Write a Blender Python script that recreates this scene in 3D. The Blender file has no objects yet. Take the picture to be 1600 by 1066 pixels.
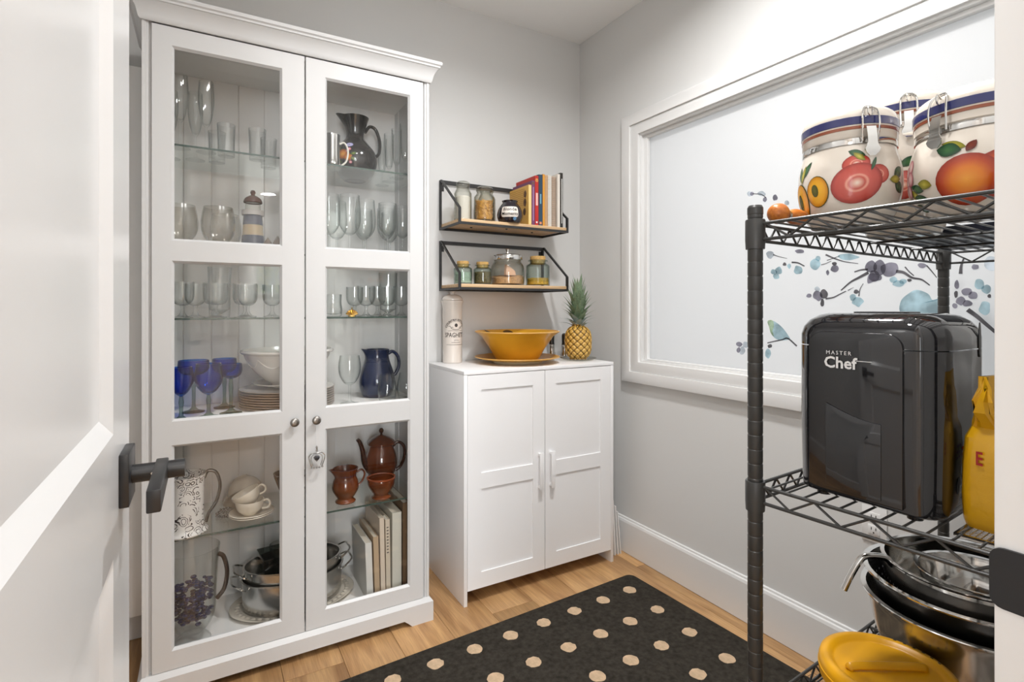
import bpy, bmesh, math, random
from mathutils import Vector, Matrix
random.seed(7)
PI = math.pi
SC = bpy.context.scene
COL = SC.collection

# ------------------------------------------------------------------ camera
CAM_H = 1.2075
cam_data = bpy.data.cameras.new('camera')
cam_data.sensor_fit = 'HORIZONTAL'
cam_data.sensor_width = 36.0
cam_data.lens = 36.0 * 830 / 1600
cam_data.shift_y = -(533 - 481) / 1600
cam_data.clip_start = 0.02
cam = bpy.data.objects.new('camera', cam_data)
COL.objects.link(cam)
cam.location = (0, 0, CAM_H)
cam.rotation_euler = (PI / 2, 0, math.radians(-30))
SC.camera = cam

# ------------------------------------------------------------------ world, light, exposure
world = bpy.data.worlds.new('sky')
SC.world = world
world.use_nodes = True
wn = world.node_tree
wn.nodes['Background'].inputs['Color'].default_value = (0.95, 0.98, 1.0, 1)
wn.nodes['Background'].inputs['Strength'].default_value = 0.87


def area(name, loc, rot, size, power, color, shape='RECTANGLE', size_y=None, spread=None):
    l = bpy.data.lights.new(name, 'AREA')
    l.shape = shape
    l.size = size
    if size_y:
        l.size_y = size_y
    l.energy = power
    l.color = color
    if spread:
        l.spread = spread
    o = bpy.data.objects.new(name, l)
    COL.objects.link(o)
    o.location = loc
    o.rotation_euler = rot
    return o


# daylight through the hall side window; far lamp and window added as fill
area('daylight_hall_side', (-1.72, -1.9, 1.45), (0, -PI / 2, 0), 1.5, 25, (0.93, 0.97, 1.0), size_y=2.2)
area('fill_hall_far', (-0.96, -4.32, 1.35), (PI / 2, 0, 0), 1.1, 130, (0.93, 0.97, 1.0), size_y=1.7)
PANTRY_LAMP = 16.5
HALL_LAMP = 9
SC.view_settings.view_transform = 'Standard'
SC.view_settings.look = 'None'
SC.view_settings.exposure = 0.15
SC.view_settings.gamma = 1.0
SC.view_settings.use_curve_mapping = False
cy = SC.cycles
cy.max_bounces = 14
cy.diffuse_bounces = 6
cy.glossy_bounces = 6
cy.transmission_bounces = 8
cy.transparent_max_bounces = 48
cy.use_denoising = True
cy.caustics_reflective = False
cy.caustics_refractive = False
cy.sample_clamp_indirect = 6.0

# ------------------------------------------------------------------ materials
MATS = {}


def principled(name, color, rough=0.5, metal=0.0, spec=0.5, coat=0.0, bump=None, vary=None, trans=0.0, sub=None):
    """bump=(scale, strength), vary=(scale, amount, detail)"""
    if name in MATS:
        return MATS[name]
    m = bpy.data.materials.new(name)
    m.use_nodes = True
    nt = m.node_tree
    b = nt.nodes['Principled BSDF']
    b.inputs['Base Color'].default_value = (*color, 1)
    b.inputs['Roughness'].default_value = rough
    b.inputs['Metallic'].default_value = metal
    b.inputs['Specular IOR Level'].default_value = spec
    b.inputs['Coat Weight'].default_value = coat
    b.inputs['Coat Roughness'].default_value = 0.04
    b.inputs['Transmission Weight'].default_value = trans
    if sub:
        b.inputs['Subsurface Weight'].default_value = sub
        b.inputs['Subsurface Radius'].default_value = (0.01, 0.006, 0.004)
    if bump or vary:
        tc = nt.nodes.new('ShaderNodeTexCoord')
    if bump:
        n = nt.nodes.new('ShaderNodeTexNoise')
        n.inputs['Scale'].default_value = bump[0]
        n.inputs['Detail'].default_value = 4
        nt.links.new(tc.outputs['Object'], n.inputs['Vector'])
        bp = nt.nodes.new('ShaderNodeBump')
        bp.inputs['Strength'].default_value = bump[1]
        bp.inputs['Distance'].default_value = 0.002
        nt.links.new(n.outputs['Fac'], bp.inputs['Height'])
        nt.links.new(bp.outputs['Normal'], b.inputs['Normal'])
    if vary:
        n = nt.nodes.new('ShaderNodeTexNoise')
        n.inputs['Scale'].default_value = vary[0]
        n.inputs['Detail'].default_value = vary[2]
        nt.links.new(tc.outputs['Object'], n.inputs['Vector'])
        r = nt.nodes.new('ShaderNodeValToRGB')
        k = vary[1]
        r.color_ramp.elements[0].position = 0.3
        r.color_ramp.elements[1].position = 0.7
        r.color_ramp.elements[0].color = (*[c * (1 - k) for c in color], 1)
        r.color_ramp.elements[1].color = (*[min(1, c * (1 + k)) for c in color], 1)
        nt.links.new(n.outputs['Fac'], r.inputs['Fac'])
        nt.links.new(r.outputs['Color'], b.inputs['Base Color'])
    MATS[name] = m
    return m


def glass(name, color=(0.985, 0.992, 0.99), edge=(0.50, 0.54, 0.53), refl=1.0, rough=0.0, power=3.0, n_ior=1.45):
    """thin clear glass: transparent body, Fresnel reflection, denser tint where the wall is seen edge-on"""
    if name in MATS:
        return MATS[name]
    m = bpy.data.materials.new(name)
    m.use_nodes = True
    nt = m.node_tree
    nt.nodes.clear()
    out = nt.nodes.new('ShaderNodeOutputMaterial')
    mix = nt.nodes.new('ShaderNodeMixShader')
    tr = nt.nodes.new('ShaderNodeBsdfTransparent')
    gl = nt.nodes.new('ShaderNodeBsdfGlossy')
    gl.inputs['Roughness'].default_value = rough
    gl.inputs['Color'].default_value = (refl, refl, refl, 1)
    fr = nt.nodes.new('ShaderNodeFresnel')
    geo = nt.nodes.new('ShaderNodeNewGeometry')
    ior = nt.nodes.new('ShaderNodeMapRange')          # same reflectance on the way in and out of the thin wall
    ior.inputs['To Min'].default_value = n_ior
    ior.inputs['To Max'].default_value = 1 / n_ior
    nt.links.new(geo.outputs['Backfacing'], ior.inputs['Value'])
    nt.links.new(ior.outputs[0], fr.inputs['IOR'])
    lw = nt.nodes.new('ShaderNodeLayerWeight')
    lw.inputs['Blend'].default_value = 0.5
    pw_ = nt.nodes.new('ShaderNodeMath'); pw_.operation = 'POWER'; pw_.inputs[1].default_value = power
    nt.links.new(lw.outputs['Facing'], pw_.inputs[0])
    cm = nt.nodes.new('ShaderNodeMix')
    cm.data_type = 'RGBA'
    cm.inputs['A'].default_value = (*color, 1)
    cm.inputs['B'].default_value = (*edge, 1)
    nt.links.new(pw_.outputs[0], cm.inputs['Factor'])
    nt.links.new(cm.outputs['Result'], tr.inputs['Color'])
    nt.links.new(fr.outputs['Fac'], mix.inputs['Fac'])
    nt.links.new(tr.outputs['BSDF'], mix.inputs[1])
    nt.links.new(gl.outputs['BSDF'], mix.inputs[2])
    nt.links.new(mix.outputs['Shader'], out.inputs['Surface'])
    MATS[name] = m
    return m


def ramp_mat(name, stops, rough=0.2, coat=0.4):
    """colour follows the float attribute 'shade' stored on the mesh (painted ornament, fruit skin)"""
    if name in MATS:
        return MATS[name]
    m = bpy.data.materials.new(name)
    m.use_nodes = True
    nt = m.node_tree
    b = nt.nodes['Principled BSDF']
    b.inputs['Roughness'].default_value = rough
    b.inputs['Coat Weight'].default_value = coat
    at = nt.nodes.new('ShaderNodeAttribute')
    at.attribute_name = 'shade'
    r = nt.nodes.new('ShaderNodeValToRGB')
    el = r.color_ramp.elements
    while len(el) < len(stops):
        el.new(0.5)
    for e, (p, c) in zip(el, stops):
        e.position = p
        e.color = (*c, 1)
    nt.links.new(at.outputs['Fac'], r.inputs['Fac'])
    nt.links.new(r.outputs['Color'], b.inputs['Base Color'])
    MATS[name] = m
    return m


def emissive(name, color, strength):
    m = bpy.data.materials.new(name)
    m.use_nodes = True
    nt = m.node_tree
    nt.nodes.clear()
    out = nt.nodes.new('ShaderNodeOutputMaterial')
    e = nt.nodes.new('ShaderNodeEmission')
    e.inputs['Color'].default_value = (*color, 1)
    e.inputs['Strength'].default_value = strength
    nt.links.new(e.outputs[0], out.inputs['Surface'])
    return m


def wood_floor():
    m = bpy.data.materials.new('oak_plank')
    m.use_nodes = True
    nt = m.node_tree
    N, L = nt.nodes.new, nt.links.new
    b = nt.nodes['Principled BSDF']
    tc = N('ShaderNodeTexCoord')
    oi = N('ShaderNodeObjectInfo')
    off = N('ShaderNodeVectorMath'); off.operation = 'SCALE'
    comb = N('ShaderNodeCombineXYZ')
    L(oi.outputs['Random'], comb.inputs[0]); L(oi.outputs['Random'], comb.inputs[1]); L(oi.outputs['Random'], comb.inputs[2])
    L(comb.outputs[0], off.inputs[0]); off.inputs['Scale'].default_value = 37.0
    add = N('ShaderNodeVectorMath'); add.operation = 'ADD'
    L(tc.outputs['Object'], add.inputs[0]); L(off.outputs[0], add.inputs[1])
    mp = N('ShaderNodeMapping'); mp.inputs['Scale'].default_value = (9.0, 0.9, 9.0)
    L(add.outputs[0], mp.inputs['Vector'])
    n1 = N('ShaderNodeTexNoise'); n1.inputs['Scale'].default_value = 2.0; n1.inputs['Detail'].default_value = 6
    n1.inputs['Distortion'].default_value = 0.8
    L(mp.outputs[0], n1.inputs['Vector'])
    mp2 = N('ShaderNodeMapping'); mp2.inputs['Scale'].default_value = (120.0, 5.0, 60.0)
    L(add.outputs[0], mp2.inputs['Vector'])
    n2 = N('ShaderNodeTexNoise'); n2.inputs['Scale'].default_value = 2.0; n2.inputs['Detail'].default_value = 5
    L(mp2.outputs[0], n2.inputs['Vector'])
    r1 = N('ShaderNodeValToRGB')
    r1.color_ramp.elements[0].position = 0.28; r1.color_ramp.elements[0].color = (0.30, 0.155, 0.063, 1)
    r1.color_ramp.elements[1].position = 0.62; r1.color_ramp.elements[1].color = (0.555, 0.335, 0.155, 1)
    L(n1.outputs['Fac'], r1.inputs['Fac'])
    r2 = N('ShaderNodeValToRGB')
    r2.color_ramp.elements[0].position = 0.30; r2.color_ramp.elements[0].color = (0.78, 0.76, 0.73, 1)
    r2.color_ramp.elements[1].position = 0.60; r2.color_ramp.elements[1].color = (1.08, 1.06, 1.03, 1)
    L(n2.outputs['Fac'], r2.inputs['Fac'])
    mx = N('ShaderNodeMix'); mx.data_type = 'RGBA'; mx.blend_type = 'MULTIPLY'; mx.inputs['Factor'].default_value = 0.8
    L(r1.outputs[0], mx.inputs['A']); L(r2.outputs[0], mx.inputs['B'])
    hv = N('ShaderNodeHueSaturation')
    mr = N('ShaderNodeMapRange'); mr.inputs['To Min'].default_value = 0.84; mr.inputs['To Max'].default_value = 1.14
    L(oi.outputs['Random'], mr.inputs['Value']); L(mr.outputs[0], hv.inputs['Value'])
    L(mx.outputs['Result'], hv.inputs['Color'])
    L(hv.outputs[0], b.inputs['Base Color'])
    b.inputs['Roughness'].default_value = 0.42
    bp = N('ShaderNodeBump'); bp.inputs['Strength'].default_value = 0.12; bp.inputs['Distance'].default_value = 0.002
    L(n2.outputs['Fac'], bp.inputs['Height']); L(bp.outputs[0], b.inputs['Normal'])
    return m


def wood(name, c0, c1, scale=(3, 60, 60), rough=0.45):
    if name in MATS:
        return MATS[name]
    m = bpy.data.materials.new(name)
    m.use_nodes = True
    nt = m.node_tree
    b = nt.nodes['Principled BSDF']
    tc = nt.nodes.new('ShaderNodeTexCoord')
    mp = nt.nodes.new('ShaderNodeMapping'); mp.inputs['Scale'].default_value = scale
    n = nt.nodes.new('ShaderNodeTexNoise'); n.inputs['Scale'].default_value = 1.5; n.inputs['Detail'].default_value = 5
    r = nt.nodes.new('ShaderNodeValToRGB')
    r.color_ramp.elements[0].position = 0.3; r.color_ramp.elements[0].color = (*c0, 1)
    r.color_ramp.elements[1].position = 0.7; r.color_ramp.elements[1].color = (*c1, 1)
    nt.links.new(tc.outputs['Object'], mp.inputs[0]); nt.links.new(mp.outputs[0], n.inputs['Vector'])
    nt.links.new(n.outputs['Fac'], r.inputs[0]); nt.links.new(r.outputs[0], b.inputs['Base Color'])
    b.inputs['Roughness'].default_value = rough
    MATS[name] = m
    return m


M_WALL = principled('wall_paint', (0.66, 0.66, 0.652), 0.75, spec=0.25, bump=(140, 0.05))
M_CEIL = principled('ceiling_paint', (0.88, 0.878, 0.87), 0.85, spec=0.2, bump=(120, 0.05))
M_TRIM = principled('trim_enamel', (0.76, 0.76, 0.755), 0.35, spec=0.45)
M_DOOR = principled('door_enamel', (0.65, 0.655, 0.66), 0.22, spec=0.5)
M_CAB = principled('cabinet_lacquer', (0.65, 0.65, 0.65), 0.38, spec=0.45)
M_CABIN = principled('cabinet_interior', (0.92, 0.91, 0.89), 0.5)
M_FOIL = principled('white_foil', (0.86, 0.86, 0.87), 0.33, spec=0.45)
M_BLACK = principled('black_powder_coat', (0.022, 0.022, 0.023), 0.42, spec=0.5)
M_HW = principled('black_hardware', (0.012, 0.012, 0.013), 0.35, spec=0.5)
M_WIRE = principled('rack_epoxy', (0.04, 0.039, 0.037), 0.36, spec=0.5)
M_STEEL = principled('brushed_steel', (0.60, 0.59, 0.57), 0.2, metal=1.0)
M_STEEL2 = principled('polished_steel', (0.70, 0.69, 0.67), 0.1, metal=1.0)
M_PEWTER = principled('pewter', (0.33, 0.31, 0.29), 0.32, metal=1.0)
M_OAK = wood_floor()
M_PANE = glass('cabinet_glass', (0.995, 0.996, 0.995), (0.985, 0.99, 0.985), 1.0, 0.0, n_ior=1.40)
M_SHELFGLASS = glass('shelf_glass', (0.965, 0.978, 0.97), (0.90, 0.93, 0.91), 1.0, 0.0, 2.0)
M_GLASSEDGE = principled('glass_edge_green', (0.055, 0.085, 0.07), 0.15, spec=0.6)
M_GLASS = glass('clear_glass')
M_CRYSTAL = glass('crystal', (0.975, 0.982, 0.98), (0.34, 0.37, 0.37), 1.0, 0.0, 2.4, 1.55)
M_FROST = glass('frosted_glass', (0.93, 0.92, 0.90), (0.62, 0.61, 0.58), 1.0, 0.2, 2.0, 1.5)
M_JARGLASS = glass('green_jar_glass', (0.93, 0.965, 0.945), (0.28, 0.37, 0.33), 1.0, 0.0, 2.0)


def lin(h):
    """#rrggbb -> linear rgb"""
    v = [int(h[i:i + 2], 16) / 255 for i in (0, 2, 4)]
    return tuple(c / 12.92 if c <= 0.04045 else ((c + 0.055) / 1.055) ** 2.4 for c in v)


# ------------------------------------------------------------------ mesh helpers
class MB:
    """collects shapes, builds ONE mesh object"""

    def __init__(s):
        s.v = []; s.f = []; s.sh = []

    def add(s, vs, fs, shade=None):
        o = len(s.v)
        s.v += [tuple(p) for p in vs]
        s.f += [tuple(i + o for i in f) for f in fs]
        s.sh += list(shade) if shade is not None else [0.0] * len(vs)
        return s

    def box(s, x0, x1, y0, y1, z0, z1, bev=0.0):
        if bev <= 0:
            vs = [(x, y, z) for z in (z0, z1) for y in (y0, y1) for x in (x0, x1)]
            return s.add(vs, [(0, 2, 3, 1), (4, 5, 7, 6), (0, 1, 5, 4), (2, 6, 7, 3), (0, 4, 6, 2), (1, 3, 7, 5)])
        bm = bmesh.new()
        bmesh.ops.create_cube(bm, size=1)
        for v in bm.verts:
            v.co = Vector(((x0 + x1) / 2 + v.co.x * (x1 - x0), (y0 + y1) / 2 + v.co.y * (y1 - y0), (z0 + z1) / 2 + v.co.z * (z1 - z0)))
        bmesh.ops.bevel(bm, geom=bm.edges[:], offset=bev, segments=2, affect='EDGES', profile=0.5)
        return s.bm(bm)

    def bm(s, bm):
        bm.verts.index_update()
        s.add([v.co for v in bm.verts], [[v.index for v in f.verts] for f in bm.faces])
        bm.free()
        return s

    def lathe(s, prof, n=28, c=(0, 0, 0), sx=1, sy=1, spout=None, shade=None, axis='Z', close=False):
        """prof [(r,z)]; spout=(angle, z_start, z_end, push, half_width)"""
        vs, fs, sh, rows = [], [], [], []
        for k, (r, z) in enumerate(prof):
            if abs(r) < 1e-6:
                rows.append([len(vs)]); vs.append((0, 0, z)); sh.append(shade[k] if shade else 0)
            else:
                row = []
                for i in range(n):
                    a = 2 * PI * i / n
                    rr, zz = r, z
                    if spout:
                        sa, z0, z1, push, hw = spout
                        da = (a - sa + PI) % (2 * PI) - PI
                        if z > z0 and abs(da) < hw:
                            w = math.cos(da / hw * PI / 2) ** 2 * min(1, (z - z0) / (z1 - z0)) ** 2
                            rr += push * w; zz += push * 0.25 * w
                    row.append(len(vs)); vs.append((rr * math.cos(a) * sx, rr * math.sin(a) * sy, zz)); sh.append(shade[k] if shade else 0)
                rows.append(row)
        if close:
            rows.append(rows[0])
        for a, b in zip(rows, rows[1:]):
            for i in range(n):
                j = (i + 1) % n
                if len(a) == 1 and len(b) == 1:
                    break
                if len(a) == 1:
                    fs.append((a[0], b[j], b[i]))
                elif len(b) == 1:
                    fs.append((a[i], a[j], b[0]))
                else:
                    fs.append((a[i], a[j], b[j], b[i]))
        if axis == 'X':
            vs = [(z, x, y) for x, y, z in vs]
        elif axis == 'Y':
            vs = [(y, z, x) for x, y, z in vs]
        return s.add([(x + c[0], y + c[1], z + c[2]) for x, y, z in vs], fs, sh)

    def tube(s, path, r, n=8, cap=True, closed=False, flat=1.0, up=None):
        """round (or flattened) bar along a path; r scalar or list"""
        P = [Vector(p) for p in path]
        m = len(P)
        R = r if isinstance(r, (list, tuple)) else [r] * m
        vs, fs = [], []
        T = []
        for i in range(m):
            a = P[(i - 1) % m] if (closed or i > 0) else P[i]
            b = P[(i + 1) % m] if (closed or i < m - 1) else P[i]
            T.append((b - a).normalized())
        u = Vector(up) if up else (Vector((0, 0, 1)) if abs(T[0].z) < 0.9 else Vector((1, 0, 0)))
        for i in range(m):
            u = (u - T[i] * u.dot(T[i]))
            u = u.normalized() if u.length > 1e-6 else T[i].orthogonal().normalized()
            w = T[i].cross(u)
            for k in range(n):
                a = 2 * PI * (k + 0.5) / n
                vs.append(P[i] + (u * math.cos(a) * R[i] * flat + w * math.sin(a) * R[i]))
        for i in range(m if closed else m - 1):
            for k in range(n):
                a, b = i * n + k, i * n + (k + 1) % n
                c, d = ((i + 1) % m) * n + (k + 1) % n, ((i + 1) % m) * n + k
                fs.append((a, b, c, d))
        if cap and not closed:
            fs.append(tuple(range(n - 1, -1, -1)))
            fs.append(tuple((m - 1) * n + k for k in range(n)))
        return s.add(vs, fs)

    def prism(s, poly, d0, d1, f):
        """polygon [(a,b)] extruded from d0 to d1; f(a,b,d) -> point"""
        n = len(poly)
        vs = [f(a, b, d0) for a, b in poly] + [f(a, b, d1) for a, b in poly]
        fs = [tuple(range(n - 1, -1, -1)), tuple(range(n, 2 * n))]
        fs += [(i, (i + 1) % n, n + (i + 1) % n, n + i) for i in range(n)]
        return s.add(vs, fs)

    def ring(s, o, i, d0, d1, f):
        """rectangular frame with a hole; o,i = (a0,a1,b0,b1)"""
        def c(r): return [(r[0], r[2]), (r[1], r[2]), (r[1], r[3]), (r[0], r[3])]
        vs = [f(a, b, d0) for a, b in c(o)] + [f(a, b, d0) for a, b in c(i)] + [f(a, b, d1) for a, b in c(o)] + [f(a, b, d1) for a, b in c(i)]
        fs = []
        for k in range(4):
            l = (k + 1) % 4
            fs += [(k, k + 4, l + 4, l), (k + 8, l + 8, l + 12, k + 12), (k, l, l + 8, k + 8), (k + 4, k + 12, l + 12, l + 4)]
        return s.add(vs, fs)

    def patch(s, outline, f, rings=4, centre=None, shade=(1.0, 0.0), dens=0):
        """star-shaped patch of outline [(a,b)] laid on a surface by f(a,b); shade runs centre->edge"""
        if dens:
            o2 = []
            for (a0, b0), (a1, b1) in zip(outline, outline[1:] + outline[:1]):
                for k in range(dens):
                    o2.append((a0 + (a1 - a0) * k / dens, b0 + (b1 - b0) * k / dens))
            outline = o2
        n = len(outline)
        ca = centre[0] if centre else sum(p[0] for p in outline) / n
        cb = centre[1] if centre else sum(p[1] for p in outline) / n
        vs, fs, sh = [f(ca, cb)], [], [shade[0]]
        for r in range(1, rings + 1):
            t = r / rings
            for a, b in outline:
                vs.append(f(ca + (a - ca) * t, cb + (b - cb) * t)); sh.append(shade[0] + (shade[1] - shade[0]) * t)
        for i in range(n):
            j = (i + 1) % n
            fs.append((0, 1 + i, 1 + j))
            for r in range(rings - 1):
                p, q = 1 + r * n, 1 + (r + 1) * n
                fs.append((p + i, q + i, q + j, p + j))
        return s.add(vs, fs, sh)

    def mesh(s, name, smooth=True, ang=0.62, bev=0.0):
        me = bpy.data.meshes.new(name)
        me.from_pydata(s.v, [], s.f)
        if any(s.sh):
            at = me.attributes.new('shade', 'FLOAT', 'POINT')
            at.data.foreach_set('value', s.sh)
        bm = bmesh.new()
        bm.from_mesh(me)
        bmesh.ops.recalc_face_normals(bm, faces=bm.faces[:])
        if bev > 0:
            es = [e for e in bm.edges if len(e.link_faces) == 2 and e.calc_face_angle(0) > 0.7]
            bmesh.ops.bevel(bm, geom=es, offset=bev, segments=2, affect='EDGES', profile=0.5)
        if smooth:
            for fc in bm.faces:
                fc.smooth = True
            for e in bm.edges:
                e.smooth = len(e.link_faces) == 2 and e.calc_face_angle(0) < ang
        bm.to_mesh(me)
        bm.free()
        return me

    def build(s, name, m, parent=None, loc=(0, 0, 0), rz=0.0, smooth=True, bev=0.0, ang=0.62):
        return put(name, s.mesh(name, smooth, ang, bev), m, parent, loc, rz)


def put(name, me, m, parent=None, loc=(0, 0, 0), rz=0.0):
    o = bpy.data.objects.new(name, me)
    COL.objects.link(o)
    if m is not None and len(me.materials) == 0:
        me.materials.append(m)
    o.location = loc
    o.rotation_euler = (0, 0, rz)
    if parent is not None:
        o.parent = parent
    return o


def tag(o, label, cat, group=None, kind=None):
    o['label'] = label
    o['category'] = cat
    if group:
        o['group'] = group
    if kind:
        o['kind'] = kind
    return o


def thing(name, label, cat, loc=(0, 0, 0), rz=0.0, group=None):
    o = bpy.data.objects.new(name, None)
    o.empty_display_size = 0.05
    COL.objects.link(o)
    o.location = loc
    o.rotation_euler = (0, 0, rz)
    return tag(o, label, cat, group)


def struct(o):
    o['kind'] = 'structure'
    return o


def sroot(name, loc=(0, 0, 0)):
    o = bpy.data.objects.new(name, None)
    COL.objects.link(o)
    o.location = loc
    return struct(o)


def copy_tree(o, loc=None, label=None, parent=None, rz=None):
    c = o.copy()
    COL.objects.link(c)
    c.parent = parent
    if loc is not None:
        c.location = loc
    if rz is not None:
        c.rotation_euler = (0, 0, rz)
    if label:
        c['label'] = label
    for ch in o.children:
        copy_tree(ch, parent=c)
    return c


def arc(c, r, a0, a1, n, plane='XZ', ry=None):
    ry = ry or r
    out = []
    for i in range(n + 1):
        a = a0 + (a1 - a0) * i / n
        p, q = r * math.cos(a), ry * math.sin(a)
        out.append((c[0] + p, c[1], c[2] + q) if plane == 'XZ' else ((c[0] + p, c[1] + q, c[2]) if plane == 'XY' else (c[0], c[1] + p, c[2] + q)))
    return out


def spline(pts, n=6):
    """Catmull-Rom through points"""
    P = [Vector(p) for p in pts]
    P = [2 * P[0] - P[1]] + P + [2 * P[-1] - P[-2]]
    out = []
    for i in range(1, len(P) - 2):
        a, b, c, d = P[i - 1:i + 3]
        for k in range(n):
            t = k / n
            out.append(0.5 * ((2 * b) + (c - a) * t + (2 * a - 5 * b + 4 * c - d) * t * t + (3 * b - a - 3 * c + d) * t ** 3))
    out.append(P[-2])
    return out


def smoothp(prof, n=4):
    return [(max(0.0, p.x), p.y) for p in spline([(r, z, 0) for r, z in prof], n)]


def text_shape(body, size, align='CENTER', bold=0.0, shear=0.0, spacing=1.0):
    """letters as flat 2-D geometry: (verts2d, faces)"""
    cu = bpy.data.curves.new('lettering', 'FONT')
    cu.body = body
    cu.size = size
    cu.align_x = align
    cu.align_y = 'CENTER'
    cu.offset = bold
    cu.shear = shear
    cu.space_character = spacing
    cu.resolution_u = 2
    ob = bpy.data.objects.new('lettering', cu)
    COL.objects.link(ob)
    dg = bpy.context.evaluated_depsgraph_get()
    me = bpy.data.meshes.new_from_object(ob.evaluated_get(dg))
    bm = bmesh.new()
    bm.from_mesh(me)
    bmesh.ops.triangulate(bm, faces=bm.faces[:])
    bm.verts.index_update()
    vs = [(v.co.x, v.co.y) for v in bm.verts]
    fs = [tuple(v.index for v in f.verts) for f in bm.faces]
    bm.free()
    bpy.data.objects.remove(ob)
    bpy.data.curves.remove(cu)
    bpy.data.meshes.remove(me)
    return vs, fs


def lettering(name, body, size, m, parent, f, **kw):
    vs, fs = text_shape(body, size, **kw)
    return MB().add([f(a, b) for a, b in vs], fs).build(name, m, parent, smooth=False)

# ================================================================== THE SETTING
XL, XR, YF, YB, ZC = -0.45, 1.807, 0.16, 2.375, 2.675
HX0, HX1, HY0, HY1 = -1.6, 3.3, -4.2, 0.04     # the room behind the camera

fl = struct(MB().box(XL - 0.1, XR + 0.1, 0.0, YB + 0.1, -0.06, -0.012).build('floor', principled('subfloor', (0.12, 0.07, 0.035), 0.8), smooth=False))
pw, plen = 0.19, 1.25
plank_me = {}
x = 0.98 - pw * 8
row = 0
while x < XR:
    x0, x1 = max(x, XL), min(x + pw, XR)
    if x1 - x0 > 0.01:
        y = 1.853 - plen * 2 + [0, -0.52, -0.21, -0.83][row % 4]
        while y < YB:
            y0, y1 = max(y, 0.0), min(y + plen, YB)
            if y1 - y0 > 0.02:
                key = (round(x1 - x0, 3), round(y1 - y0, 3))
                if key not in plank_me:
                    g = 0.0007
                    plank_me[key] = MB().box(g, key[0] - g, g, key[1] - g, -0.012, 0.0, 0.0008).mesh('plank')
                put('plank', plank_me[key], M_OAK, fl, (x0, y0, 0))
            y += plen
    x += pw
    row += 1
struct(MB().box(HX0 - 0.1, HX1 + 0.1, HY0 - 0.1, 0.0, -0.06, 0.0).build('floor_hall', M_OAK, smooth=False))

struct(MB().box(XL - 0.1, XR + 0.12, HY1, YB + 0.12, ZC, ZC + 0.1).build('ceiling', M_CEIL, smooth=False))
struct(MB().box(HX0 - 0.1, HX1 + 0.1, HY0 - 0.1, HY1, ZC, ZC + 0.1).build('ceiling_hall', M_CEIL, smooth=False))
struct(MB().box(XL - 0.1, XR + 0.12, YB, YB + 0.12, 0, ZC).build('wall_back', M_WALL, smooth=False))
struct(MB().box(XL - 0.12, XL, YF, YB, 0, ZC).build('wall_left', M_WALL, smooth=False))
fx = lambda a, b, d: (d, a, b)     # a=y, b=z, d=x
fy = lambda a, b, d: (a, d, b)     # a=x, b=z, d=y
WIN = (0.42, 1.900, 0.945, 2.043)
struct(MB().ring((YF, YB, 0, ZC), WIN, XR, XR + 0.12, fx).build('wall_right', M_WALL, smooth=False))
DX0, DX1, DH = -0.133, 0.525, 2.06
wf = MB()
wf.box(HX0 - 0.1, DX0, HY1, YF, 0, ZC).box(DX1, HX1 + 0.1, HY1, YF, 0, ZC).box(DX0, DX1, HY1, YF, DH, ZC)
struct(wf.build('wall_front', M_WALL, smooth=False))
HW1 = (-3.0, -0.8, 0.75, 2.2)
struct(MB().ring((HY0 - 0.1, HY1, 0, ZC), HW1, HX0 - 0.1, HX0, fx).build('wall_hall_side', M_WALL, smooth=False))
HW2 = (-1.5, -0.42, 0.5, 2.2)  # opening added so that fill light reaches the pantry cabinets
struct(MB().ring((HX0, HX1, 0, ZC), HW2, HY0 - 0.1, HY0, fy).build('wall_hall_far', M_WALL, smooth=False))
struct(MB().box(HX1, HX1 + 0.1, HY0 - 0.1, HY1, 0, ZC).build('wall_hall_right', M_WALL, smooth=False))


def baseboard(name, f, a0, a1, d0, sgn):
    # flat board with a small eased and stepped top
    prof = [(0.0, 0.002), (0.016, 0.002), (0.016, 0.150), (0.013, 0.160), (0.008, 0.163), (0.007, 0.170), (0.0, 0.172)]
    m = MB()
    n = len(prof)
    vs = [f(a0, z, d0 + sgn * p) for p, z in prof] + [f(a1, z, d0 + sgn * p) for p, z in prof]
    m.add(vs, [tuple(range(n)), tuple(range(2 * n - 1, n - 1, -1))] + [(i, i + n, (i + 1) % n + n, (i + 1) % n) for i in range(n)])
    return struct(m.build(name, M_TRIM, smooth=False))


baseboard('baseboard_right', fx, YF, YB, XR, -1)
baseboard('baseboard_back', fy, XL, XR - 0.016, YB, -1)
baseboard('baseboard_left', fx, YF, YB - 0.016, XL, 1)
baseboard('baseboard_front', fy, 0.62, XR - 0.016, YF, 1)

# ---- the wide interior window with its frosted, decorated pane
w1 = sroot('window_1', (XR, 1.16, 0.85))
wl = lambda a, b, d: (d - XR, a - 1.16, b - 0.85)
y0, y1, z0, z1 = WIN
MB().ring((0.30, 2.004, 0.848, 2.143), (0.36, 1.949, 0.90, 2.09), XR, XR - 0.026, wl).build('casing', M_TRIM, w1, bev=0.0015)
MB().ring((0.36, 1.9485, 0.9005, 2.0895), (0.425, 1.897, 0.948, 2.040), XR, XR - 0.018, wl).build('casing_inner', M_TRIM, w1, bev=0.0015)
MB().ring((y0, y1, z0, z1), (y0 + 0.012, y1 - 0.012, z0 + 0.012, z1 - 0.012), XR - 0.006, XR + 0.10, wl).build('jamb', M_TRIM, w1, smooth=False)
MB().ring((y0 + 0.012, y1 - 0.012, z0 + 0.012, z1 - 0.012), (y0 + 0.034, y1 - 0.034, z0 + 0.020, z1 - 0.026), XR + 0.012, XR + 0.034, wl).build('sash', M_TRIM, w1, bev=0.002)
PANE_X = XR + 0.036


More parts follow.
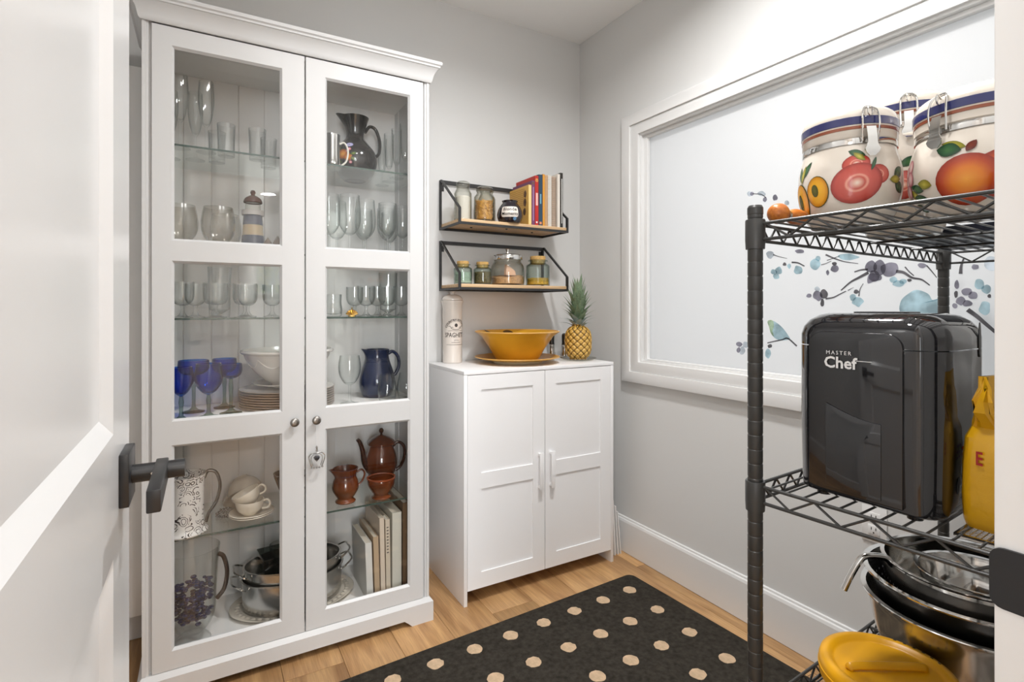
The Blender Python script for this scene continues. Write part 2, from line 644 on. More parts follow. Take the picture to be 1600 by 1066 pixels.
def frosted():
    m = bpy.data.materials.new('frosted_window_film')
    m.use_nodes = True
    nt = m.node_tree
    nt.nodes.clear()
    N, L = nt.nodes.new, nt.links.new
    out = N('ShaderNodeOutputMaterial')
    t = N('ShaderNodeBsdfTranslucent'); t.inputs['Color'].default_value = (0.86, 0.865, 0.87, 1)
    d = N('ShaderNodeBsdfDiffuse'); d.inputs['Color'].default_value = (0.80, 0.80, 0.80, 1)
    g = N('ShaderNodeBsdfGlossy'); g.inputs['Roughness'].default_value = 0.12
    m1 = N('ShaderNodeMixShader'); m1.inputs[0].default_value = 0.45
    m2 = N('ShaderNodeMixShader')
    fr = N('ShaderNodeFresnel'); fr.inputs['IOR'].default_value = 1.2
    L(t.outputs[0], m1.inputs[1]); L(d.outputs[0], m1.inputs[2])
    L(fr.outputs[0], m2.inputs[0]); L(m1.outputs[0], m2.inputs[1]); L(g.outputs[0], m2.inputs[2])
    L(m2.outputs[0], out.inputs['Surface'])
    return m


MB().add([wl(a, b, PANE_X) for a, b in ((y0 + 0.013, z0 + 0.013), (y1 - 0.013, z0 + 0.013), (y1 - 0.013, z1 - 0.013), (y0 + 0.013, z1 - 0.013))], [(3, 2, 1, 0)]).build('pane', frosted(), w1, smooth=False)


def film_colour(name, h, k=0.12):
    m = bpy.data.materials.new(name)
    m.use_nodes = True
    nt = m.node_tree
    nt.nodes.clear()
    N, L = nt.nodes.new, nt.links.new
    c = [min(0.95, v * 1.32) for v in lin(h)]
    out = N('ShaderNodeOutputMaterial')
    tc = N('ShaderNodeTexCoord')
    n = N('ShaderNodeTexNoise'); n.inputs['Scale'].default_value = 22; n.inputs['Detail'].default_value = 3
    L(tc.outputs['Object'], n.inputs['Vector'])
    r = N('ShaderNodeValToRGB')
    r.color_ramp.elements[0].position = 0.35; r.color_ramp.elements[0].color = (*[v * 0.72 for v in c], 1)
    r.color_ramp.elements[1].position = 0.68; r.color_ramp.elements[1].color = (*[min(1, v * 1.3) for v in c], 1)
    L(n.outputs['Fac'], r.inputs[0])
    t = N('ShaderNodeBsdfTransparent'); d = N('ShaderNodeBsdfDiffuse')
    L(r.outputs[0], t.inputs['Color']); L(r.outputs[0], d.inputs['Color'])
    mx = N('ShaderNodeMixShader'); mx.inputs[0].default_value = k
    L(t.outputs[0], mx.inputs[1]); L(d.outputs[0], mx.inputs[2]); L(mx.outputs[0], out.inputs['Surface'])
    return m


F_BLUE, F_GREY, F_TWIG, F_PALE, F_GREEN = film_colour('print_blue', 'abbec4'), film_colour('print_grey', '918e97'), film_colour('print_twig', '6d6a6c'), film_colour('print_pale', 'bfc4c9'), film_colour('print_green', 'd2e0b4')


def on_pane(u, v):
    """photo position -> (y, z) on the pane"""
    a, b = (u - 800) / 830, (481 - v) / 830
    t = (PANE_X - 0.001) / (0.5 + 0.8660254 * a)
    return t * (0.8660254 - 0.5 * a), CAM_H + t * b


LAYER = [0]


def layer():
    LAYER[0] += 1
    return PANE_X - 0.0008 - 0.000012 * LAYER[0]


def decal(name, pts, m, curve=True):
    lx = layer()
    q = [on_pane(u, v) for u, v in pts]
    if curve:
        P = [Vector((a, b, 0)) for a, b in q]
        n = len(P)
        q2 = []
        for i in range(n):
            a, b, c, d = P[i - 1], P[i], P[(i + 1) % n], P[(i + 2) % n]
            for k in range(4):
                t = k / 4
                w = 0.5 * ((2 * b) + (c - a) * t + (2 * a - 5 * b + 4 * c - d) * t * t + (3 * b - a - 3 * c + d) * t ** 3)
                q2.append((w.x, w.y))
        q = q2
    MB().patch(q, lambda a, b: wl(a, b, lx), rings=2).build(name, m, w1, smooth=False)


def twig(pts, w0, w1_, m=None):
    P = spline([(*on_pane(u, v), 0) for u, v in pts], 5)
    n = len(P)
    lx = layer()
    vs, fs = [], []
    for i, p in enumerate(P):
        t = (P[min(i + 1, n - 1)] - P[max(i - 1, 0)]).normalized()
        w = (w0 + (w1_ - w0) * i / (n - 1)) / 2
        vs += [wl(p.x - t.y * w, p.y + t.x * w, lx), wl(p.x + t.y * w, p.y - t.x * w, lx)]
        if i:
            fs.append((2 * i - 2, 2 * i - 1, 2 * i + 1, 2 * i))
    MB().add(vs, fs).build('decal_twig', m or F_TWIG, w1, smooth=False)


def blob(u, v, ru, rv, m, name='decal_petal', wob=0.15, rot=0.0, seed=0):
    rnd = random.Random(int(u * 7 + v * 13 + seed))
    pts = []
    for i in range(9):
        a = 2 * PI * i / 9
        k = 1 + rnd.uniform(-wob, wob)
        p, q = ru * k * math.cos(a), rv * k * math.sin(a)
        pts.append((u + p * math.cos(rot) - q * math.sin(rot), v + p * math.sin(rot) + q * math.cos(rot)))
    decal(name, pts, m)


# bird and its perch
decal('decal_bird', [(1199, 503), (1203, 500.5), (1209, 502), (1217, 507), (1225, 515), (1232, 525), (1234, 530), (1224, 532), (1213, 530), (1205, 522), (1202, 512)], F_BLUE)
decal('decal_bird_breast', [(1199, 503), (1203, 500), (1208, 502), (1209, 510), (1207, 518), (1209, 526), (1204, 520), (1201.5, 511)], F_GREEN)
twig([(1199, 536), (1210, 533.5), (1222, 531), (1231, 529), (1245, 541)], 0.004, 0.006)
blob(1200, 553, 4, 8, F_BLUE); blob(1203, 541, 3.5, 3, F_TWIG)
for u, v, ru, rv in ((1155, 538, 5, 4), (1160, 548, 4.5, 6), (1154, 547, 3, 4), (1165, 539, 5, 5)):
    blob(u, v, ru, rv, F_PALE if u > 1158 else F_GREY)
# upper left sprig
for u, v, ru, rv, m in ((1171, 303, 4, 4, F_PALE), (1175, 303, 3, 3, F_GREY), (1190, 303, 6, 4, F_PALE), (1195, 312, 3, 4, F_GREY), (1211, 309, 4, 4.5, F_GREY), (1229, 317, 4, 4, F_PALE)):
    blob(u, v, ru, rv, m)
twig([(1175, 303), (1182, 303), (1190, 304), (1197, 309)], 0.003, 0.003)
# branches with blossoms below the top shelf
for u, v, ru, rv, m in ((1203, 398, 6, 6, F_PALE), (1209, 425, 5, 4, F_BLUE), (1217, 423, 5.5, 6, F_BLUE), (1213, 432, 5, 4, F_BLUE), (1226, 413, 3, 2.5, F_TWIG), (1233, 416, 3, 4, F_BLUE),
                        (1247, 422, 6.5, 7, F_BLUE), (1274, 413, 8, 9.5, F_BLUE), (1278, 404, 3.5, 4, F_BLUE), (1304, 420, 6, 6, F_GREY), (1304, 412, 4, 3, F_TWIG), (1293, 426, 2.5, 4, F_GREY),
                        (1249, 393, 7, 3, F_GREY), (1325, 402, 16, 5, F_BLUE)):
    blob(u, v, ru, rv, m)
twig([(1208, 398), (1217, 401), (1230, 404)], 0.004, 0.0015)
twig([(1237, 410), (1247, 411), (1257, 416)], 0.006, 0.004)
twig([(1283, 414), (1290, 412), (1299, 408)], 0.003, 0.002)
twig([(1290, 398), (1304, 404), (1320, 409), (1341, 412)], 0.006, 0.002)
twig([(1292, 407), (1304, 403), (1312, 400)], 0.003, 0.002)
for u, v, ru, rv in ((1361, 417, 10, 9), (1374, 418, 11, 12), (1390, 421, 13, 12), (1366, 432, 9, 9)):
    blob(u, v, ru, rv, F_GREY)
decal('decal_petal', [(1356, 432), (1362, 427), (1376, 430), (1377, 437), (1366, 440), (1356, 443)], F_GREY)
twig([(1357, 426), (1342, 434), (1329, 441), (1314, 454)], 0.010, 0.004)
twig([(1335, 425), (1345, 422), (1356, 421)], 0.004, 0.006)
twig([(1400, 424), (1412, 426), (1425, 434), (1440, 437), (1453, 446)], 0.010, 0.003)
twig([(1414, 417), (1420, 424), (1428, 431)], 0.004, 0.003)
for u, v, ru, rv, m in ((1278, 462, 7, 8, F_GREY), (1287, 459, 6, 8, F_TWIG), (1285, 473, 3, 6, F_TWIG), (1264, 462, 4, 3, F_GREY), (1277, 452, 4, 4, F_PALE), (1338, 456, 4.5, 3.5, F_TWIG), (1340, 471, 9, 8, F_BLUE), (1333, 465, 5, 5, F_BLUE),
                        (1396, 437, 6, 4.5, F_BLUE), (1404, 443, 9, 5, F_BLUE), (1411, 440, 6, 4, F_BLUE), (1421, 438, 3.5, 2.5, F_TWIG)):
    blob(u, v, ru, rv, m)
twig([(1290, 467), (1302, 465), (1312, 460), (1322, 455)], 0.006, 0.003)
twig([(1325, 454), (1334, 449)], 0.003, 0.001)
twig([(1342, 463), (1344, 452), (1349, 443)], 0.004, 0.002)
decal('decal_petal', [(1406, 487), (1408, 470), (1418, 460), (1432, 453), (1450, 459), (1456, 468), (1462, 470), (1470, 466), (1472, 480), (1462, 500), (1420, 502)], F_BLUE)
# right of the far post
for u, v, ru, rv, m in ((1495, 445, 4, 7, F_GREY), (1494, 460, 3, 6, F_TWIG), (1510, 456, 8, 6, F_GREY), (1520, 462, 7, 6, F_GREY), (1501, 470, 7, 7, F_GREY), (1512, 474, 8, 5, F_GREY), (1492, 478, 4, 4, F_GREY),
                        (1530, 445, 8, 8, F_BLUE), (1541, 452, 8, 7, F_BLUE), (1546, 463, 3, 3, F_TWIG), (1539, 481, 9, 11, F_BLUE), (1524, 417, 6, 4, F_GREY), (1550, 412, 12, 12, F_PALE), (1441, 415, 7, 4, F_GREY)):
    blob(u, v, ru, rv, m)
twig([(1506, 404), (1502, 416), (1501, 428)], 0.004, 0.009)
twig([(1512, 484), (1526, 494), (1540, 506), (1560, 523)], 0.012, 0.008)
twig([(1448, 415), (1456, 424), (1464, 434)], 0.004, 0.002)

# ---- hall windows (behind the camera: side one seen in reflections, far one added for fill light)
for nm, f, r, d0, d1 in (('window_2', fx, HW1, HX0 - 0.08, HX0 - 0.03), ('fill_window', fy, HW2, HY0 - 0.08, HY0 - 0.03)):
    w = sroot(nm)
    m = MB().ring(r, (r[0] + 0.06, r[1] - 0.06, r[2] + 0.06, r[3] - 0.06), d0, d1, f)
    mid = (r[0] + r[1]) / 2
    vs = [f(a, b, d) for d in (d0, d1) for a, b in ((mid - 0.03, r[2]), (mid + 0.03, r[2]), (mid + 0.03, r[3]), (mid - 0.03, r[3]))]
    m.add(vs, [(0, 1, 2, 3), (4, 7, 6, 5), (0, 4, 5, 1), (1, 5, 6, 2), (2, 6, 7, 3), (3, 7, 4, 0)])
    m.build('sash', M_TRIM, w, smooth=False)
    MB().ring((r[0] - 0.09, r[1] + 0.09, r[2] - 0.09, r[3] + 0.09), r, HX0 if f is fx else HY0, (HX0 if f is fx else HY0) + 0.018, f).build('casing', M_TRIM, w, smooth=False)

# ---- doorway trim and the open door on the left
tr1 = sroot('trim_1', (DX1, 0.1, 0))
jl = lambda x, y: (x - DX1, y - 0.1)
MB().box(-0.020, 0, -0.062, 0.062, 0, DH, 0.001).build('jamb', M_TRIM, tr1)
MB().box(-0.032, -0.020, -0.045, 0.015, 0, DH, 0.001).build('stop', M_TRIM, tr1)
MB().box(0.026, 0.100, 0.060, 0.076, 0, DH + 0.09, 0.002).build('casing', M_TRIM, tr1)
MB().box(-0.008, 0.075, -0.076, -0.062, 0, DH + 0.07, 0.002).build('casing', M_TRIM, tr1)
sp = MB()
zz = 1.010
pl = []
for sy, sz, a0 in ((1, 1, 0), (-1, 1, PI / 2), (-1, -1, PI), (1, -1, 3 * PI / 2)):
    for k in range(5):
        a = a0 + k * PI / 8
        pl.append((0.040 + sy * 0.016 + 0.008 * math.cos(a), zz + sz * 0.014 + 0.008 * math.sin(a)))
sp.prism(pl, -0.0225, -0.0200, lambda a, b, d: (d, a, b))
sp.build('strike_plate', M_HW, tr1)
tr2 = sroot('trim_2', (DX0, 0.1, 0))
MB().box(0, 0.018, -0.062, 0.058, 0, DH, 0.001).build('jamb', M_TRIM, tr2)
MB().box(0, 0.65, -0.062, 0.058, DH - 0.02, DH - 0.0005, 0.001).build('head_jamb', M_TRIM, tr2)
MB().box(-0.075, 0.012, -0.076, -0.062, 0, DH + 0.07, 0.002).build('casing', M_TRIM, tr2)

dr = sroot('door_1', (-0.0955, 0.16, 0.012))
XFACE, DT, DW, DZ = 0.0175, 0.035, 0.61, 2.02       # local: face towards the room at +x
st = 0.124
pans = [(st, DW - st, 0.215, 0.949), (st, DW - st, 1.071, DZ - 0.115)]
lm = MB()
lm.box(-XFACE, XFACE, 0.004, st, 0, DZ).box(-XFACE, XFACE, DW - st, DW, 0, DZ)
for za, zb in ((0, 0.215), (0.949, 1.071), (DZ - 0.115, DZ)):
    lm.box(-XFACE, XFACE, st, DW - st, za, zb)
lm.build('leaf_frame', M_DOOR, dr, smooth=False)
for a0, a1, b0, b1 in pans:
    pm = MB()
    e, dpt = 0.017, 0.009
    for s in (1, -1):
        o = [(s * XFACE, a, b) for a, b in ((a0, b0), (a1, b0), (a1, b1), (a0, b1))]
        i = [(s * (XFACE - dpt), a, b) for a, b in ((a0 + e, b0 + e), (a1 - e, b0 + e), (a1 - e, b1 - e), (a0 + e, b1 - e))]
        pm.add(o + i, [(k, (k + 1) % 4, (k + 1) % 4 + 4, k + 4) for k in range(4)] + [(4, 5, 6, 7)])
    pm.build('panel', M_DOOR, dr, smooth=False)
hd = MB().box(XFACE, XFACE + 0.009, 0.522, 0.578, 0.986, 1.042, 0.0012).build('handle_rose', M_HW, dr)
MB().lathe([(0, 0), (0.0098, 0), (0.0098, 0.05), (0, 0.05)], 20, (XFACE + 0.008, 0.55, 1.014), axis='X').build('handle_stem', M_HW, hd)
lv = MB().box(XFACE + 0.030, XFACE + 0.042, 0.438, 0.562, 1.003, 1.025, 0.0015).build('lever', M_HW, hd)
MB().lathe([(0, 0), (0.0016, 0), (0.0016, 0.0006), (0, 0.0006)], 10, (XFACE + 0.028, 0.5402, 1.014), axis='Y').build('set_screw', M_STEEL2, hd)
MB().box(-0.0012, 0.0012, DW, DW + 0.0015, 0.98, 1.05).build('latch_plate', M_HW, dr)

# ---- recessed ceiling lights
def downlight(name, label, loc, power, size=0.17, group='recessed ceiling lights', spread=160):
    t = thing(name, label, 'ceiling light', (loc[0], loc[1], ZC), 0, group)
    MB().lathe([(size * 0.5, -0.0005), (size * 0.5 + 0.022, -0.0005), (size * 0.5 + 0.02, -0.006), (size * 0.5, -0.009)], 36, close=True).build('trim_ring', M_TRIM, t)
    MB().lathe([(0, -0.002), (size * 0.5, -0.002)], 36).build('lens', M_LENS, t)
    l = area('downlight_lamp', (loc[0], loc[1], ZC - 0.012), (0, 0, 0), size, power, (1.0, 0.992, 0.982), 'DISK', spread=math.radians(spread))
    return t


M_LENS = emissive('lamp_lens', (1.0, 0.95, 0.88), 9)
downlight('ceiling_light', 'recessed pantry ceiling light beside the open door', (0.42, 0.56), PANTRY_LAMP * 0.6)
downlight('ceiling_light', 'recessed pantry ceiling light over the middle of the rug', (1.05, 1.0), PANTRY_LAMP * 1.4)
downlight('ceiling_light', 'recessed hall ceiling light mirrored in the upper left cabinet pane', (0.70, -3.55), HALL_LAMP * 8)
downlight('ceiling_light', 'added hall fill light just outside the pantry doorway', (0.25, -0.75), HALL_LAMP)  # lamp added to throw low frontal light through the doorway
downlight('ceiling_light', 'recessed hall ceiling light towards the hall side wall', (2.3, -2.3), HALL_LAMP)

# framed painting on the far hall wall, mirrored in the glass door
def painting():
    m = bpy.data.materials.new('abstract_painting')
    m.use_nodes = True
    nt = m.node_tree
    b = nt.nodes['Principled BSDF']
    tc = nt.nodes.new('ShaderNodeTexCoord')
    mp = nt.nodes.new('ShaderNodeMapping'); mp.inputs['Scale'].default_value = (9, 1, 3.2)
    n = nt.nodes.new('ShaderNodeTexNoise'); n.inputs['Scale'].default_value = 1.2; n.inputs['Detail'].default_value = 3; n.inputs['Distortion'].default_value = 1.2
    r = nt.nodes.new('ShaderNodeValToRGB')
    cols = ['3d4a55', '7f97a6', 'b9c6cf', 'c9cf92', '5d7f8c', '8f9a6a', '4a5a52']
    while len(r.color_ramp.elements) < len(cols):
        r.color_ramp.elements.new(0.5)
    for i, (e, c) in enumerate(zip(r.color_ramp.elements, cols)):
        e.position = 0.28 + 0.44 * i / (len(cols) - 1)
        e.color = (*lin(c), 1)
    nt.links.new(tc.outputs['Object'], mp.inputs[0]); nt.links.new(mp.outputs[0], n.inputs['Vector'])
    nt.links.new(n.outputs['Fac'], r.inputs[0]); nt.links.new(r.outputs[0], b.inputs['Base Color'])
    return m


pt = thing('framed_painting', 'abstract blue and green painting in a thin white frame, mirrored in the cabinet glass', 'painting', (0.86, HY0, 1.40))
MB().ring((-0.27, 0.27, -0.01, 0.60), (-0.245, 0.245, 0.015, 0.575), 0.001, 0.03, fy).build('frame', M_TRIM, pt, smooth=False)
MB().box(-0.245, 0.245, 0.001, 0.015, 0.015, 0.575).build('canvas', painting(), pt, smooth=False)

# ================================================================== TALL DISPLAY CABINET
CX, CY = 0.2925, 1.945
dc = thing('display_cabinet', 'tall white display cabinet with two glazed doors full of glassware', 'cabinet', (CX, CY, 0))
HWD, DEP = 0.4575, 0.372
for s in (-1, 1):
    a, b = sorted((s * (HWD - 0.02), s * HWD))
    MB().box(a, b, 0.022, DEP, 0.0, 2.085).build('side_panel', M_CAB, dc, smooth=False)
    # stepped face-frame stile beside each door
    m = MB()
    for k, (w0, w1_, yy) in enumerate(((0.4345, 0.4415, 0.012), (0.4415, 0.449, 0.004), (0.449, HWD + 0.001, 0.0))):
        a, b = sorted((s * w0, s * w1_))
        m.box(a, b, yy, 0.022, 0.08, 2.085)
    m.build('face_stile', M_CAB, dc, smooth=False)
MB().box(-HWD + 0.02, HWD - 0.02, 0.022, DEP, 0.088, 0.11).build('bottom_panel', M_CABIN, dc, smooth=False)
MB().box(-HWD + 0.02, HWD - 0.02, 0.022, DEP, 2.065, 2.085).build('top_panel', M_CABIN, dc, smooth=False)
bp = MB().box(-HWD + 0.02, HWD - 0.02, DEP - 0.008, DEP, 0.11, 2.065).build('back_panel', M_CABIN, dc, smooth=False)
bw = 0.0905
board_me = MB().box(-bw / 2 + 0.0016, bw / 2 - 0.0016, DEP - 0.015, DEP - 0.008, 0.11, 2.065, 0.0018).mesh('board')
end_me = MB().box(-0.0155, 0.0155, DEP - 0.015, DEP - 0.008, 0.11, 2.065, 0.0018).mesh('board')
xb = 0.0203 - CX - bw * 3 - bw / 2
for k in range(9):
    put('board', board_me, M_CABIN, bp, (xb + k * bw, 0, 0))
# crown moulding: one profile mitred round three sides
crown = [(0.0, 2.078), (0.006, 2.078), (0.010, 2.083), (0.012, 2.092), (0.016, 2.108), (0.024, 2.122), (0.031, 2.130), (0.034, 2.131), (0.035, 2.137), (0.040, 2.141), (0.041, 2.148), (0.039, 2.153), (0.0, 2.153)]
m = MB()
rows = [[(-HWD - d, DEP, z), (-HWD - d, -d, z), (HWD + d, -d, z), (HWD + d, DEP, z)] for d, z in crown]
n = len(rows)
vs = [p for r in rows for p in r]
fs = []
for i in range(n - 1):
    for k in range(3):
        fs.append((i * 4 + k, i * 4 + k + 1, (i + 1) * 4 + k + 1, (i + 1) * 4 + k))
fs.append(tuple((n - 1) * 4 + k for k in range(4)))
m.add(vs, fs)
m.build('crown_moulding', M_CAB, dc, ang=0.5)
# plinth with bracket feet
m = MB()
W = HWD + 0.014
m.prism([(-W, 0), (-W + 0.085, 0), (-W + 0.098, 0.012), (-W + 0.115, 0.026), (W - 0.115, 0.026), (W - 0.098, 0.012), (W - 0.085, 0), (W, 0), (W, 0.074), (-W, 0.074)], -0.014, 0.012, fy)
vs = [(-W, -0.014, 0.074), (W, -0.014, 0.074), (W - 0.012, -0.001, 0.088), (-W + 0.012, -0.001, 0.088), (-W, DEP, 0.074), (-W + 0.012, DEP, 0.088), (W, DEP, 0.074), (W - 0.012, DEP, 0.088)]
m.add(vs, [(0, 1, 2, 3), (4, 0, 3, 5), (1, 6, 7, 2), (3, 2, 7, 5)])
for s in (-1, 1):
    a, b = sorted((s * W, s * (HWD + 0.0005)))
    m.box(a, b, 0.012, 0.10, 0, 0.074).box(a, b, 0.10, DEP - 0.06, 0.026, 0.074).box(a, b, DEP - 0.06, DEP, 0, 0.074)
m.build('plinth', M_CAB, dc, smooth=False)
# doors
PZ = [(0.146, 0.782), (0.855, 1.353), (1.415, 2.018)]
for s, dx0, dx1, gx0, gx1 in ((-1, -0.4335, 0.0035, -0.3828, -0.0671), (1, 0.0055 + 0.003, 0.4335, 0.0722, 0.3831)):
    m = MB()
    m.box(dx0, gx0, 0, 0.02, 0.0895, 2.0745).box(gx1, dx1, 0, 0.02, 0.0895, 2.0745)
    for za, zb in ((0.0895, PZ[0][0]), (PZ[0][1], PZ[1][0]), (PZ[1][1], PZ[2][0]), (PZ[2][1], 2.0745)):
        m.box(gx0, gx1, 0.0004, 0.0196, za, zb)
    d = m.build('door', M_CAB, dc, smooth=False)
    for za, zb in PZ:
        b = MB()
        e = 0.007
        o = [(x, 0.0004, z) for x, z in ((gx0, za), (gx1, za), (gx1, zb), (gx0, zb))]
        i = [(x, 0.0085, z) for x, z in ((gx0 + e, za + e), (gx1 - e, za + e), (gx1 - e, zb - e), (gx0 + e, zb - e))]
        i2 = [(x, 0.0125, z) for x, y, z in i]
        b.add(o + i + i2, [(k, (k + 1) % 4, (k + 1) % 4 + 4, k + 4) for k in range(4)] + [(k + 4, (k + 1) % 4 + 4, (k + 1) % 4 + 8, k + 8) for k in range(4)])
        b.build('glazing_bead', M_CAB, d, smooth=False)
        MB().box(gx0 + 0.001, gx1 - 0.001, 0.0125, 0.0155, za + 0.001, zb - 0.001).build('pane', M_PANE, d, smooth=False)
    kx = -0.030 if s < 0 else 0.0405
    MB().lathe(smoothp([(0.006, 0.0), (0.0055, -0.010), (0.012, -0.015), (0.0148, -0.019), (0.0135, -0.023), (0.008, -0.0255), (0.0, -0.026)], 3), 24, (kx, 0, 0.818), axis='Y').build('knob', M_PEWTER, d)
SH1, SH2, SH3, SH4, SH5, SH0 = 1.7245, 1.3955, 1.1745, 0.8455, 0.4765, 0.11
for z in (SH1, SH2, SH3, SH5):
    g = MB().box(-0.436, 0.436, 0.034, 0.352, z - 0.006, z).build('glass_shelf', M_SHELFGLASS, dc, smooth=False)
    MB().box(-0.436, 0.436, 0.0325, 0.034, z - 0.006, z).build('shelf_edge', M_GLASSEDGE, g, smooth=False)
MB().box(-0.437, 0.437, 0.030, 0.354, SH4 - 0.02, SH4, 0.001).build('fixed_shelf', M_CABIN, dc)
for s in (-1, 1):   # shelf standards inside the carcass
    for yy in (0.30,):
        MB().box(*sorted((s * 0.4375, s * 0.434)), yy, yy + 0.012, 0.11, 2.06).build('shelf_standard', M_TRIM, dc, smooth=False)
# crown-shaped charm hanging from the right knob
ch = thing('hanging_charm', 'small silver crown-shaped charm hanging from the right door knob of the glazed cabinet', 'charm', (CX + 0.0405, CY - 0.022, 0.66))
MB().tube([(0, 0.004, 0.158), (0, 0, 0.075)], 0.0006, 5).build('thread', M_TRIM, ch)
m = MB()
for s in (-1, 1):
    m.tube(spline([(s * 0.016, 0, 0.0), (s * 0.024, 0, 0.022), (s * 0.026, 0, 0.036), (s * 0.017, 0, 0.047), (0, 0, 0.046)], 5), 0.0022, 6)
    m.tube(spline([(s * 0.012, 0, 0.004), (s * 0.018, 0, 0.022), (s * 0.017, 0, 0.036), (s * 0.008, 0, 0.044), (0, 0, 0.043)], 5), 0.0014, 6)
m.build('crown_frame', M_STEEL2, ch)
m = MB()
for k in range(5):
    m.lathe([(0, -0.004), (0.0035, -0.002), (0.0035, 0.002), (0, 0.004)], 8, (-0.018 + 0.009 * k, 0, -0.002 - 0.002 * math.sin(k * PI / 4)))
m.build('bead_row', M_STEEL2, ch)
MB().lathe([(0, 0.016), (0.009, 0.026), (0.011, 0.032), (0.006, 0.037), (0, 0.037)], 8).build('gem', principled('dark_crystal', (0.05, 0.05, 0.055), 0.05, spec=0.8), ch)
MB().lathe([(0, 0.050), (0.004, 0.054), (0.002, 0.060), (0.004, 0.066), (0, 0.072)], 10).build('finial', M_PEWTER, ch)

# ================================================================== LOW WHITE CABINET
LX, LY = 1.291, 1.947
lc = thing('low_cabinet', 'low white two-door shaker cabinet beneath the wall shelves', 'cabinet', (LX, LY, 0))
for s in (-1, 1):
    a, b = sorted((s * 0.375, s * 0.39))
    MB().box(a, b, 0, 0.402, 0, 0.9345, 0.0006).build('side_panel', M_FOIL, lc)
MB().box(-0.39, 0.39, -0.001, 0.408, 0.935, 0.95, 0.0008).build('top_panel', M_FOIL, lc)
MB().box(-0.375, 0.375, 0.024, 0.395, 0.062, 0.078).build('bottom_panel', M_FOIL, lc, smooth=False)
MB().box(-0.375, 0.375, 0.393, 0.401, 0.062, 0.9345).build('back_panel', M_FOIL, lc, smooth=False)
for s in (-1, 1):
    x0, x1 = (-0.374, -0.0015) if s < 0 else (0.0015, 0.374)
    gi, go = (x0 + 0.062, x1 - 0.060) if s < 0 else (x0 + 0.060, x1 - 0.062)
    m = MB()
    m.box(x0, gi, 0, 0.018, 0.060, 0.9325).box(go, x1, 0, 0.018, 0.060, 0.9325)
    for za, zb in ((0.060, 0.124), (0.466, 0.530), (0.872, 0.9325)):
        m.box(gi, go, 0.0002, 0.018, za, zb)
    d = m.build('door', M_FOIL, lc, smooth=False)
    for za, zb in ((0.124, 0.466), (0.530, 0.872)):
        MB().box(gi - 0.002, go + 0.002, 0.006, 0.014, za - 0.002, zb + 0.002).build('panel', M_FOIL, d, smooth=False)
    kx = s * 0.030
    h = MB().box(kx - 0.010, kx + 0.010, -0.026, -0.018, 0.418, 0.580, 0.003)
    h.box(kx - 0.006, kx + 0.006, -0.02, 0.0, 0.424, 0.434).box(kx - 0.006, kx + 0.006, -0.02, 0.0, 0.564, 0.574)
    h.build('handle', M_FOIL, d)
# boards leaning in the gap beside it
gp = thing('leaning_slats', 'white slats leaning in the gap between low cabinet and right wall', 'slats', (1.742, 1.99, 0.0005))
for k, (dx, tilt, tk) in enumerate(((-0.016, 0.05, 0.008), (0.004, 0.075, 0.007), (0.021, 0.10, 0.006))):
    m = MB()
    h = 0.27 - 0.03 * k
    m.prism([(dx - h * tilt, h), (dx - h * tilt + tk, h), (dx + tk, 0), (dx, 0)], 0.0, 0.20, fy)
    m.build('slat', M_TRIM, gp, smooth=False)

# ================================================================== WALL SHELVES
M_SHELFWOOD = wood('shelf_pine', (0.52, 0.33, 0.17), (0.72, 0.50, 0.29), (2.5, 60, 60), 0.5)


def wall_shelf(name, label, z):
    X0, X1, Yf = 0.970, 1.556, 2.138
    t = thing(name, label, 'shelf', (X0, YB, z), 0, 'black framed wall shelves')
    W, D = X1 - X0, YB - Yf
    top = 0.226
    MB().box(0.004, W - 0.004, -D + 0.008, -0.006, -0.001, 0.014, 0.001).build('board', M_SHELFWOOD, t)
    b = 0.0075
    for s, x in ((0, 0), (1, W)):
        fr = MB()
        xx0, xx1 = (x - 0.002, x + 0.006) if s == 0 else (x - 0.006, x + 0.002)
        fr.box(xx0, xx1, -0.016, -0.001, -0.012, top)                 # upright on the wall
        fr.box(xx0, xx1, -D, -0.016, -0.012, -0.002)                  # bearer under the board
        fr.box(xx0, xx1, -D, -D + 0.014, -0.002, 0.060)               # short front post
        fr.prism([(-D, 0.060), (-D + 0.014, 0.060), (-0.008, top), (-0.024, top)], xx0, xx1, lambda a, b_, d: (d, a, b_))
        fr.build('bracket', M_BLACK, t, smooth=False)
        MB().box(x + (0.006 if s == 0 else -0.022), x + (0.022 if s == 0 else -0.006), -0.003, -0.001, top - 0.05, top - 0.022).build('wall_tab', M_BLACK, t, smooth=False)
    MB().box(0.006, W - 0.006, -0.016, -0.001, top - 0.016, top).build('top_rail', M_BLACK, t, smooth=False)
    MB().box(0.006, W - 0.006, -D, -D + 0.008, -0.012, -0.001).build('front_rail', M_BLACK, t, smooth=False)
    MB().box(0.006, W - 0.006, -0.012, -0.003, -0.012, -0.001).build('back_rail', M_BLACK, t, smooth=False)
    for k in range(3):
        MB().lathe([(0, -0.006), (0.005, -0.005), (0.006, -0.0015), (0, -0.0015)], 10, (0.12 + k * 0.17, -0.10 - 0.04 * (k % 2), 0)).build('screw', M_BLACK, t)
    return t


S_UP, S_LO = 1.590, 1.300
wall_shelf('wall_shelf', 'upper black framed wall shelf with cookbooks and pasta jars', S_UP)
wall_shelf('wall_shelf', 'lower black framed wall shelf with spice jars', S_LO)
ZU, ZL = S_UP + 0.0145, S_LO + 0.0145

# ================================================================== RUG
def rug_mat(name, c, k):
    m = principled(name, c, 0.95, spec=0.1, vary=(60, k, 6), bump=(500, 0.9))
    return m


